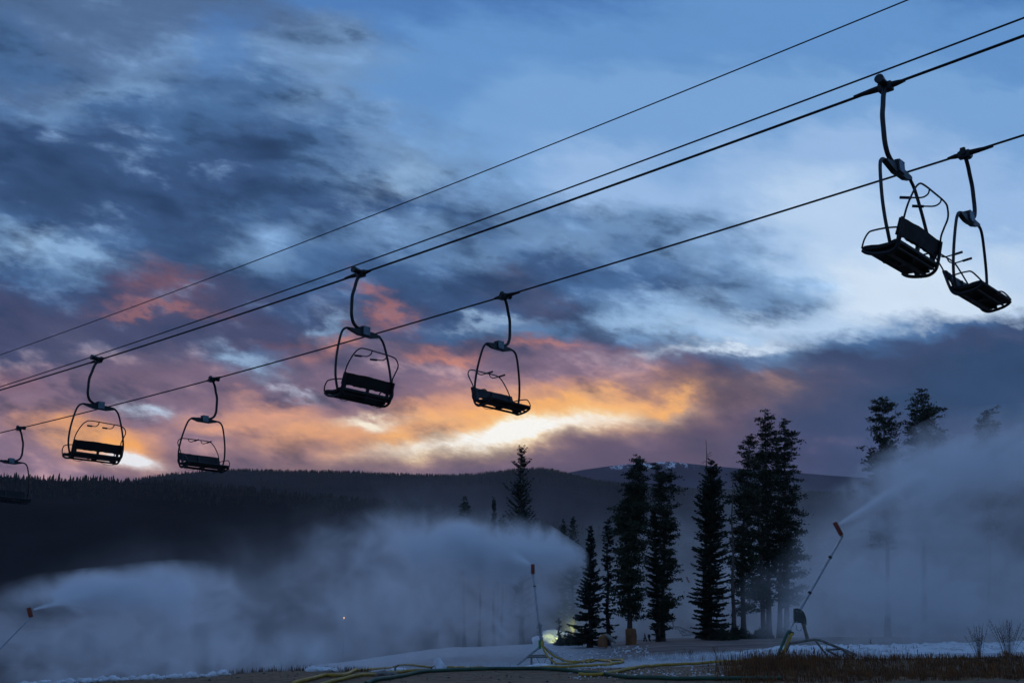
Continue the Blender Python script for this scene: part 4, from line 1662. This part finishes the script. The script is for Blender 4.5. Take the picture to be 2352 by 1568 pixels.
Tree('pine_tree', 'rightmost pine of the clump, open forked top and a straight pale trunk', Z7, 70, (675, 110), 682,
     [(110, 665, 685), (160, 638, 702), (190, 640, 720), (230, 650, 762), (270, 655, 750), (310, 650, 740), (400, 640, 742), (500, 650, 756), (640, 640, 782), (770, 640, 792), (950, 650, 802), (1100, 662, 792), (1180, 660, 780)],
     'pine', 'pine', 30, dens=1.15, crown_to=1.9, bark='greybark', bend=[(685, 900), (672, 400)])
Tree('dead_tree', 'bare thin dead tree at the left flank of the pine clump', Z7, 67, (347, 455), 355,
     [(455, 343, 351), (600, 320, 375), (900, 320, 390), (1400, 335, 375)], 'bare', 'spruce', 31, bark='greybark', dens=1.7)
Tree('pine_tree', 'left one of the two tall pines rising out of the right-hand mist', ZR_, 76, (637, 190), 690,
     [(190, 628, 646), (250, 603, 690), (330, 533, 772), (400, 550, 800), (440, 552, 846), (520, 540, 842), (590, 508, 805), (690, 488, 795), (850, 473, 805), (960, 500, 780), (1040, 372, 722), (1200, 420, 760), (1500, 500, 800)],
     'pine', 'pine', 32, dens=1.1, crown_to=6.0, bend=[(680, 1200), (655, 600)])
Tree('pine_tree', 'right one of the two tall pines, uneven branches reaching to the right', ZR_, 78, (1027, 115), 1060,
     [(115, 1018, 1036), (180, 985, 1086), (240, 975, 1090), (270, 918, 1112), (330, 915, 1172), (370, 898, 1285), (410, 950, 1200), (460, 883, 1205), (490, 895, 1282), (560, 885, 1255), (700, 878, 1262), (900, 900, 1200), (1300, 940, 1180)],
     'pine', 'pine', 33, dens=1.1, crown_to=6.5, bend=[(1045, 600)])
Tree('pine_tree', 'ghostly sparse treetop near the right edge, drowned in mist', ZR_, 84, (1702, 358), 1715,
     [(358, 1695, 1709), (390, 1660, 1790), (450, 1618, 1800), (500, 1595, 1822), (600, 1600, 1822), (700, 1605, 1825), (1000, 1620, 1800)], 'pine', 'pine', 34, dens=1.0, crown_to=7.0)
Tree('spruce_tree', 'small pointed spruce barely showing through mist behind the tall leaning lance', z4, 92, (520, 790), 522,
     [(790, 516, 524), (860, 500, 542), (1000, 488, 572), (1200, 478, 592)], 'spruce', 'spruce', 35, dens=0.9)

# low brush at the foot of the black spruce
def bush(label, px, w, h, Y, seed):
    r = np.random.default_rng(seed)
    c = at(px, 1466, Y)
    g = ground(c.x, Y)
    c = Vector((c.x, Y, g))
    t = thing('bush', label, 'bush', loc=c, group='low bushes at the foot of the trees')
    n = 1500
    a = r.random(n) * 6.28
    rr = np.sqrt(r.random(n))
    P = np.stack([np.cos(a) * rr * w, np.sin(a) * rr * w * 0.7, h * (1 - rr ** 2) * r.random(n) ** 0.6 + 0.02], 1)
    P[:, 2] *= 0.75 + 0.5 * np.sin(a * 3 + seed) * 0.5
    D = r.normal(size=(n, 3)) + np.array([0, 0, 0.8])
    D /= np.linalg.norm(D, axis=1)[:, None]
    S = np.cross(D, r.normal(size=(n, 3)))
    S /= np.linalg.norm(S, axis=1)[:, None]
    L = r.uniform(0.08, 0.22, n)[:, None]
    V = np.stack([P - S * 0.03, P + S * 0.03, P + D * L], 1).reshape(-1, 3)
    np_mesh('leaves', V, np.arange(len(V)).reshape(-1, 3), M['spruce'], t)
    mb = MB()
    for k in range(7):
        q = Vector((r.normal() * w * 0.4, r.normal() * w * 0.3, h * r.uniform(0.5, 0.9)))
        mb.tube([Vector((0, 0, -0.05)), q * 0.5 + Vector((0, 0, 0.05)), q], [0.03, 0.008], 5)
    mb.build('stems', M['bark'], t)


bush('low dark bush left of the broad black spruce', 1662, 0.85, 0.65, 63, 1)
bush('low dark bush between the broad spruce and the pine clump', 1697, 0.8, 0.8, 66, 2)
bush('low dark bush under the tallest pine of the clump', 1750, 0.7, 0.6, 69, 3)
bush('low scrub beside the yellow-lit snow', 1305, 0.8, 0.7, 66, 4)

# orange pad strapped to the trunk of the thick dark tree
c = at(*z6(574, 1455), 61.6)
c.z = ground(c.x, 61.6)
ph = (at(*z6(574, 1365), 61.6).z - c.z)
mb = MB(c)
mb.tube([c, c + Vector((0.02, 0, ph * 0.5)), c + Vector((0, 0, ph * 0.93)), c + Vector((0, 0, ph))], [0.27, 0.30, 0.28, 0.20], 16)
o = mb.build('safety_pad', M['tarp'], loc=c)
tag(o, 'orange-brown safety pad strapped around the foot of the thick dark tree', 'safety pad')


# ------------------------------------------------------------------ snow bank, frosted and dry grass
def snow_bank():
    """lumpy ridge of ploughed snow running along the back of the dirt on the right"""
    xs_ = np.arange(4.7, 24, 0.07)
    prof = np.linspace(-1, 1, 15)
    V = []
    for x in xs_:
        px = PW / 2 + x / 41 * FPX
        top = np.interp(px, [1250, 1400, 1550, 1700, 1780, 1850, 1960, 2060, 2150, 2250, 2352, 2700], [1516, 1514, 1508, 1494, 1482, 1481, 1480, 1479, 1474, 1476, 1470, 1468])
        yc = 41 + 0.8 * mnoise.noise(Vector((x * 0.2, 0, 2)))
        zt = at(px, top, yc).z + 0.05 * mnoise.noise(Vector((x * 2.2, 1, 0))) + 0.035 * mnoise.noise(Vector((x * 6, 4, 0)))
        for q in prof:
            y = yc + q * 1.9
            g = ground(x, y)
            k = max(0.0, 1 - abs(q) ** 1.7)
            z = g - 0.05 + (max(zt - g, 0.03) + 0.05) * k
            n = 0.07 * mnoise.noise(Vector((x * 3, y * 3, 1))) + 0.05 * mnoise.noise(Vector((x * 9, y * 9, 6)))
            V.append((x + n * 0.6, y + n, z + n * (1 if abs(q) < 0.99 else 0) * 0.9))
    n = len(prof)
    idx = np.arange(len(V)).reshape(-1, n)
    F = np.stack([idx[:-1, :-1], idx[1:, :-1], idx[1:, 1:], idx[:-1, 1:]], -1).reshape(-1, 4)
    m = bpy.data.materials.new('snow_bank')
    m.use_nodes = True
    t = NT(m.node_tree)
    p = t.n['Principled BSDF']
    tc = t.node('ShaderNodeTexCoord')
    n1 = t.noise(tc.outputs['Object'], 2.2, 6, 0.65)
    n2 = t.noise(tc.outputs['Object'], 11.0, 5, 0.65)
    f = t.step(t.m('ADD', t.m('MULTIPLY', n1.outputs[0], 0.55), t.m('MULTIPLY', n2.outputs[0], 0.45)), 0.50, 0.60)
    t.put(p.inputs['Base Color'], t.mixc(t.m('MULTIPLY', f, 0.75), (0.78, 0.81, 0.86, 1), (0.22, 0.21, 0.22, 1)))
    p.inputs['Roughness'].default_value = 0.75
    b = t.node('ShaderNodeBump')
    b.inputs['Strength'].default_value = 1.0
    b.inputs['Distance'].default_value = 0.05
    t.put(b.inputs['Height'], t.m('ADD', n2.outputs[0], n1.outputs[0]))
    t.put(p.inputs['Normal'], b.outputs[0])
    o = np_mesh('snow_bank', V, F, m, smooth=True)
    tag(o, kind='structure')


snow_bank()


def blades(name, label, cat, n, region, h0, h1, w, material, seed, lean=0.25, clump=0.0, kind='stuff', heads=0.0):
    """upright grass blades; region gives (x, y) for each"""
    r = np.random.default_rng(seed)
    V = []
    k = 0
    while k < n:
        x, y = region(r)
        m = 1
        if clump and r.random() < clump:
            m = int(r.integers(4, 14))
        for q in range(m):
            xx = x + r.normal() * (0.05 if m > 1 else 0)
            yy = y + r.normal() * (0.05 if m > 1 else 0)
            g = ground(xx, yy)
            h = h0 + (h1 - h0) * r.random() ** 1.6
            a = r.random() * 6.28
            l = lean * r.random() ** 1.5 * h
            s = np.array([cos(a + 1.57), sin(a + 1.57), 0]) * w * 0.5
            p0 = np.array([xx, yy, g - 0.01])
            p1 = p0 + np.array([cos(a) * l * 0.35, sin(a) * l * 0.35, h * 0.55])
            p2 = p0 + np.array([cos(a) * l, sin(a) * l, h])
            V += [p0 - s, p0 + s, p1 + s * 0.8, p0 - s, p1 + s * 0.8, p1 - s * 0.8, p1 - s * 0.8, p1 + s * 0.8, p2]
            if r.random() < heads:
                u = (p2 - p1) / (np.linalg.norm(p2 - p1) + 1e-6)
                c = p2 - u * 0.03
                V += [c - s * 2.2, c + s * 2.2, c + u * 0.10]
            k += 1
    V = np.array(V)
    o = np_mesh(name, V, np.arange(len(V)).reshape(-1, 3), material)
    return tag(o, label, cat, kind=kind)


def reg_dry(r):
    while True:
        y = 24 + 8.5 * r.random()
        px = 1600 + 900 * r.random() ** 0.9
        edge = 1640 + 60 * mnoise.noise(Vector((y * 0.5, 0, 3)))
        if px < edge and r.random() > 0.08:
            continue
        if px > 1880 and y > 30.5:
            continue
        return (px - 1176) / FPX * y * 1.03, y


blades('dry_grass', 'brown dry grass covering the bank at the lower right', 'grass', 26000, reg_dry, 0.04, 0.16, 0.010, M['drygrass'], 71, 0.5, 0.5, heads=0.2)


def reg_tall(r):
    while True:
        y = 27 + 5.5 * r.random()
        px = 1600 + 480 * r.random()
        d = exp(-((px - 1770) / 85) ** 2)
        if r.random() < d * 0.9 + 0.04:
            return (px - 1176) / FPX * y, y


blades('dry_grass', 'taller reddish dry grass around the sled of the leaning lance', 'grass', 2600, reg_tall, 0.12, 0.36, 0.009, M['drygrass'], 72, 0.25, 0.4, heads=0.5)


def reg_frost(r):
    while True:
        px = 1430 + 560 * r.random()
        y = 37.5 + 4.5 * r.random() + (1 if px < 1500 else 0)
        d = 0.25 + 0.75 * min(1, max(0, (px - 1400) / 250))
        if r.random() < d:
            return (px - 1176) / FPX * y, y


blades('frosted_grass', 'frost-white grass standing along the edge of the snow', 'grass', 7000, reg_frost, 0.05, 0.26, 0.016, M['frost'], 73, 0.5, 0.6)


def reg_edge(r):
    px = r.uniform(530, 860) if r.random() < 0.75 else r.uniform(30, 1250)
    y = 30.0 + 4.5 * r.random() ** 1.5
    return (px - 1176) / FPX * y, y


blades('dry_grass', 'short dead grass along the crest of the dirt bank at the left', 'grass', 4200, reg_edge, 0.03, 0.20, 0.010, M['weed'], 74, 0.5, 0.5)


def snow_crumbs(name, n, region, r0, r1, seed, label):
    r = np.random.default_rng(seed)
    mb = MB()
    for k in range(n):
        x, y = region(r)
        q = r0 + (r1 - r0) * r.random() ** 3
        mb.add(*lump((x, y, ground(x, y) + q * 0.25), q, 1 if q < 0.06 else 2, 0.75, seed * 100 + k))
    return tag(mb.build(name, M['snowlump']), label, 'snow', kind='stuff')


def reg_left(r):
    px = r.uniform(80, 560)
    y = 29.6 + 1.6 * r.random()
    return (px - 1176) / FPX * y, y


snow_crumbs('snow_clumps', 520, reg_left, 0.02, 0.15, 7, 'clumps of snow along the left shoulder of the bank')


def reg_mid(r):
    px = r.uniform(760, 1500)
    y = 33 + 4 * r.random()
    return (px - 1176) / FPX * y, y


snow_crumbs('snow_clumps', 260, reg_mid, 0.01, 0.05, 8, 'small lumps of snow scattered on the ground before the upright gun')


def reg_behind(r):
    px = r.uniform(1215, 1480)
    y = 52 + 7 * r.random()
    return (px - 1176) / FPX * y, y


snow_crumbs('snow_clumps', 300, reg_behind, 0.02, 0.08, 11, 'broken line of snow lumps behind the loops of yellow hose')


def reg_patch(r):
    px = r.uniform(1300, 1650)
    y = 26 + 4 * r.random()
    return (px - 1176) / FPX * y, y


snow_crumbs('snow_clumps', 260, reg_patch, 0.012, 0.04, 9, 'crumbs of frozen snow on the dirt between the hoses')

# stubs of vegetation sticking out of the snow left of the upright gun
for k, (px, Y, h, lab) in enumerate(((921, 33, 0.20, 'small dark snag leaning right out of the snow, with a pale mound at its foot'),
                                     (1001, 33.5, 0.13, 'tiny dark stub in the snow right of the leaning snag'))):
    x = (px - 1176) / FPX * Y
    c = Vector((x, Y, ground(x, Y)))
    mb = MB(c)
    mb.tube([c, c + Vector((-0.05, 0, h * 0.4)), c + Vector((0.06, 0, h))], [0.03, 0.012], 6)
    mb.tube([c + Vector((-0.03, 0, h * 0.4)), c + Vector((-0.1, 0, h * 0.8))], [0.014, 0.006], 5)
    o = mb.build('tree_stub', M['weed'], loc=c)
    tag(o, lab, 'stub')
for k, (px, Y, w, h) in enumerate(((925, 33.3, 0.30, 0.12), (1013, 40, 0.22, 0.42), (1240, 38, 0.5, 0.15), (860, 34, 0.4, 0.10))):
    x = (px - 1176) / FPX * Y
    c = Vector((x, Y, ground(x, Y)))
    mb = MB(c)
    mb.add(*lump(c, w, 4, h / w, 90 + k))
    mb.add(*lump(c + Vector((w * 0.8, 0.1, 0)), w * 0.6, 3, h / w * 0.7, 95 + k))
    o = mb.build('snow_mound', M['snowlump'], loc=c)
    tag(o, ('low snow mound at the foot of the leaning snag', 'tallest pointed lump of snow left of the upright gun', 'flat snow mound right beside the upright gun', 'flattest snow mound near the left end of the snow field')[k], 'snow mound')


def weed(label, px, Y, h, n, spread, seed, zz=None):
    r = random.Random(seed)
    x = (px - 1176) / FPX * Y
    c = Vector((x, Y, ground(x, Y) if zz is None else zz))
    mb = MB(c)
    for k in range(n):
        a = r.uniform(0, 6.28)
        s = spread * r.random()
        hh = h * r.uniform(0.5, 1.0)
        P = [c + Vector((cos(a) * s * 0.25, sin(a) * s * 0.25, 0)), c + Vector((cos(a) * s * 0.6, sin(a) * s * 0.6, hh * 0.5)), c + Vector((cos(a) * s * 1.1, sin(a) * s * 1.1, hh))]
        mb.tube(spline(P, 4), [0.005, 0.003], 4, False)
        for q in range(5):
            f = 0.55 + 0.09 * q
            b = P[1].lerp(P[2], (f - 0.5) * 2)
            e = b + Vector((r.uniform(-0.04, 0.04), r.uniform(-0.04, 0.04), r.uniform(0.02, 0.06)))
            mb.tube([b, e], [0.004, 0.006], 3, False)
    o = mb.build('dead_weed', M['weed'], loc=c)
    return tag(o, label, 'dead weed', 'dead weeds standing against the snow bank')


weed('left one of the two big tufts of dead weed before the snow bank', 2210, 35, 1.0, 26, 0.34, 1)
weed('widest tuft of tall dead weed before the snow bank, near the right edge', 2275, 34, 1.1, 34, 0.5, 2)
weed('dead weed touching the right edge of the picture', 2335, 34, 0.7, 16, 0.3, 3)
weed('single short twig sticking up behind the snow bank', 1972, 42, 0.62, 2, 0.12, 4)
weed('frosted thin weed standing in the white grass, left of the leaning lance', 1630, 40, 0.40, 7, 0.3, 5)
weed('low dead weed behind the yellow hose, right of the wide loop', 1570, 39, 0.33, 6, 0.25, 6)


# ------------------------------------------------------------------ mist thrown by the guns
def mist_material(name, blobs, noise_scale, dens, seed, step=1.0, aniso=0.25, thr=0.03, jet=None, contrast=2.2, col=(0.97, 0.98, 1.0)):
    m = bpy.data.materials.new(name)
    m.use_nodes = True
    m.cycles.homogeneous_volume = False
    m.cycles.volume_step_rate = step
    t = NT(m.node_tree)
    t.n.clear()
    out = t.node('ShaderNodeOutputMaterial')
    vol = t.node('ShaderNodeVolumePrincipled')
    vol.inputs['Color'].default_value = (*col, 1)
    vol.inputs['Anisotropy'].default_value = aniso
    t.l.new(vol.outputs[0], out.inputs['Volume'])
    geo = t.node('ShaderNodeNewGeometry')
    P = geo.outputs['Position']
    tot = None
    def stretched(v, off):
        st = t.node('ShaderNodeVectorMath', operation='MULTIPLY')
        t.put(st.inputs[0], t.vm('ADD', P, (off, 0, 0)))
        st.inputs[1].default_value = v
        return st.outputs[0]
    n1 = t.noise(stretched((1.0, 0.30, 0.95), seed * 3.1), noise_scale, 5, 0.6, 0.6)      # rolling puffs
    n2 = t.noise(stretched((1.0, 0.25, 0.16), seed * 7.7), noise_scale * 1.5, 3, 0.55)    # falling curtains
    wv = t.vm('SCALE', t.vm('SUBTRACT', n1.outputs['Color'], (0.5, 0.5, 0.5)), scale=1.9 / (noise_scale * 2))
    Pw = t.vm('ADD', P, wv)
    for (c, s, a) in blobs:
        d = t.vm('SUBTRACT', Pw, tuple(c))
        d = t.vm('MULTIPLY', d, (1 / s[0], 1 / s[1], 1 / s[2]))
        q = t.vm('DOT_PRODUCT', d, d)
        g = t.m('MULTIPLY', t.m('EXPONENT', t.m('MULTIPLY', q, -0.5)), a)
        tot = g if tot is None else t.m('ADD', tot, g)
    if jet:
        O, D, A, w0, k, L = jet
        r = t.vm('SUBTRACT', P, tuple(O))
        s = t.vm('DOT_PRODUCT', r, tuple(D))
        rad = t.vm('LENGTH', t.vm('SUBTRACT', r, t.vm('SCALE', tuple(D), scale=s)))
        w = t.m('MULTIPLY_ADD', s, k, w0)
        q = t.m('DIVIDE', rad, w)
        g = t.m('EXPONENT', t.m('MULTIPLY', t.m('MULTIPLY', q, q), -1.6))
        g = t.m('MULTIPLY', g, t.m('DIVIDE', A, t.m('MULTIPLY_ADD', s, 0.9, 0.35)))
        g = t.m('MULTIPLY', g, t.step(s, L, L * 0.45))
        g = t.m('MULTIPLY', g, t.step(s, -0.02, 0.1))
        tot = g if tot is None else t.m('ADD', tot, g)
        thr = 0.0
    f = n1.outputs[0]
    f = t.m('POWER', t.m('MULTIPLY', f, 2.0), contrast)
    f = t.m('MULTIPLY', f, t.m('POWER', t.m('MULTIPLY', n2.outputs[0], 2.0), 1.3))
    x = t.m('MAXIMUM', t.m('SUBTRACT', tot, thr), 0.0)
    t.put(vol.inputs['Density'], t.m('MULTIPLY', t.m('MULTIPLY', x, f), dens))
    return m


def domain(name, blobs, material, label, k=2.5, floor=None):
    """closed body just large enough to hold the puffs"""
    bm = bmesh.new()
    for c, s, a in blobs:
        for i in range(10):
            ph = pi * i / 9
            for j in range(14):
                th = 2 * pi * j / 14
                bm.verts.new((c[0] + k * s[0] * sin(ph) * cos(th), c[1] + k * s[1] * sin(ph) * sin(th), max(c[2] + k * s[2] * cos(ph), floor if floor is not None else -50)))
    bmesh.ops.remove_doubles(bm, verts=bm.verts, dist=0.01)
    r = bmesh.ops.convex_hull(bm, input=bm.verts)
    junk = [g for g in r['geom_interior'] + r['geom_unused'] if isinstance(g, bmesh.types.BMVert)]
    bmesh.ops.delete(bm, geom=list(set(junk)), context='VERTS')
    bmesh.ops.recalc_face_normals(bm, faces=bm.faces)
    me = bpy.data.meshes.new(name)
    bm.to_mesh(me)
    bm.free()
    me.materials.append(material)
    o = bpy.data.objects.new(name, me)
    COL.objects.link(o)
    return tag(o, label, 'mist', kind='stuff')


def B(px, py, Y, sx, sy, sz, a):
    return (at(px, py, Y), (sx, sy, sz), a)


def jet(name, a_, b_, A, w0, k, L, label, material_name):
    O = Vector(a_)
    D = (Vector(b_) - O).normalized()
    m = mist_material(material_name, [], 1.2, 1.0, 2.0, 0.4, 0.0, 0, (O, D, A, w0, k, L), 0.5)
    mb = MB()
    mb.tube([O, O + D * L], [w0 * 1.7, (w0 + k * L) * 1.7], 14)
    o = mb.build(name, m, smooth=False)
    return tag(o, label, 'spray', kind='stuff')


if 1:
    b1 = [B(1205, 1280, 54.5, 1.25, 1.4, 0.42, 4.5), B(1120, 1260, 55, 1.7, 1.6, 0.52, 2.2), B(1010, 1255, 56, 2.2, 2, 0.7, 0.7),
          B(1210, 1370, 55, 1.1, 1.6, 1.5, 0.40), B(1080, 1390, 56, 2.0, 2, 1.6, 0.32), B(930, 1380, 57, 2.6, 2.4, 1.8, 0.20), B(760, 1410, 58, 3.2, 2.6, 1.7, 0.12),
          B(900, 1250, 58, 3.4, 3, 1.1, 0.09), B(720, 1500, 48, 2.6, 3.0, 0.55, 0.22)]
    domain('snow_mist', b1, mist_material('mist_middle', b1, 0.66, 0.60, 1, 0.3, contrast=3.8), 'pale blue cloud of snow mist blown left from the upright lance')
    b2 = [B(205, 1372, 60, 1.35, 1.2, 0.26, 2.4), B(290, 1352, 60.5, 2.2, 1.5, 0.46, 1.9), B(410, 1362, 61, 1.8, 1.8, 0.7, 0.8), B(270, 1460, 61, 3.2, 2.0, 1.1, 0.34),
          B(450, 1440, 61, 2.4, 2.0, 1.4, 0.24), B(260, 1540, 61, 5.2, 2.4, 1.2, 0.26), B(-20, 1440, 62, 1.4, 2.0, 1.0, 0.22), B(560, 1500, 61, 2.6, 2.4, 1.5, 0.10)]
    domain('snow_mist', b2, mist_material('mist_left', b2, 0.62, 0.60, 2, 0.3, contrast=3.8), 'snow mist drifting right from the lance at the left edge')
    b3 = [B(2070, 1128, 42.5, 0.9, 1.0, 0.30, 2.6), B(2170, 1082, 43, 1.3, 1.2, 0.46, 2.2), B(2320, 1040, 44, 1.9, 1.6, 0.75, 1.2), B(2090, 1230, 44, 1.7, 1.8, 1.1, 0.34), B(2240, 1220, 45, 2.2, 2.0, 1.5, 0.32),
          B(1975, 1330, 45, 1.3, 1.8, 1.2, 0.24), B(2060, 1400, 46, 2.8, 2.2, 1.3, 0.45), B(2260, 1430, 46, 2.6, 2.2, 1.1, 0.25), B(2320, 1350, 47, 1.8, 2.2, 1.8, 0.12), B(1850, 1430, 50, 1.3, 2.0, 0.8, 0.12)]
    domain('snow_mist', b3, mist_material('mist_right', b3, 0.72, 0.60, 3, 0.3, contrast=3.4), 'great veil of snow mist right of the leaning lance, hiding tall pines')
    b4 = [B(1560, 1370, 88, 6, 5, 3.6, 0.36), B(1780, 1400, 84, 5, 5, 3.0, 0.45), B(2000, 1360, 88, 7, 5, 4.0, 0.45), B(1420, 1420, 90, 4, 5, 2.6, 0.25), B(1780, 1250, 92, 6, 5, 3.5, 0.12)]
    domain('snow_mist', b4, mist_material('mist_back', b4, 0.28, 0.12, 4, 0.5, contrast=2.6), 'blue mist hanging behind the dark trees')
    b5 = [B(1000, 1340, 120, 11, 8, 5.0, 0.30), B(700, 1390, 115, 11, 8, 4.2, 0.26), B(1200, 1250, 125, 9, 8, 4.5, 0.12), B(350, 1430, 110, 10, 8, 3.6, 0.14)]
    domain('snow_mist', b5, mist_material('mist_valley', b5, 0.14, 0.06, 5, 0.5, contrast=3.0), 'thin mist filling the valley before the long dark hill')
    h = at(1924, 1205, 36)
    jet('spray_jet', h, at(2090, 1116, 37.8), 26.0, 0.03, 0.075, 6.0, 'bright narrow spray shooting up to the right from the leaning lance', 'jet_right')
    h = at(76, 1399, 56)
    jet('spray_jet', h, at(250, 1352, 58.5), 15.0, 0.04, 0.075, 7.5, 'bright spray leaving the orange head at the left edge', 'jet_left')
    h = at(1218, 1296, 50)
    jet('spray_jet', h, at(1150, 1266, 53.5), 12.0, 0.04, 0.12, 5.0, 'spray fanning up and back from the head of the upright lance', 'jet_middle')

    # ------------------------------------------------------------------ haze
    mb = MB()
    mb.box((0, 1750, 195), (7000, 4000, 450))
    hz = mb.build('haze', None or bpy.data.materials.new('haze'), smooth=False)
    mh = hz.data.materials[0]
    mh.use_nodes = True
    th = NT(mh.node_tree)
    th.n.clear()
    oo = th.node('ShaderNodeOutputMaterial')
    vv = th.node('ShaderNodeVolumePrincipled')
    vv.inputs['Color'].default_value = (0.95, 0.92, 0.95, 1)
    vv.inputs['Density'].default_value = 0.00004
    vv.inputs['Anisotropy'].default_value = 0.55
    th.l.new(vv.outputs[0], oo.inputs['Volume'])
    tag(hz, kind='stuff')
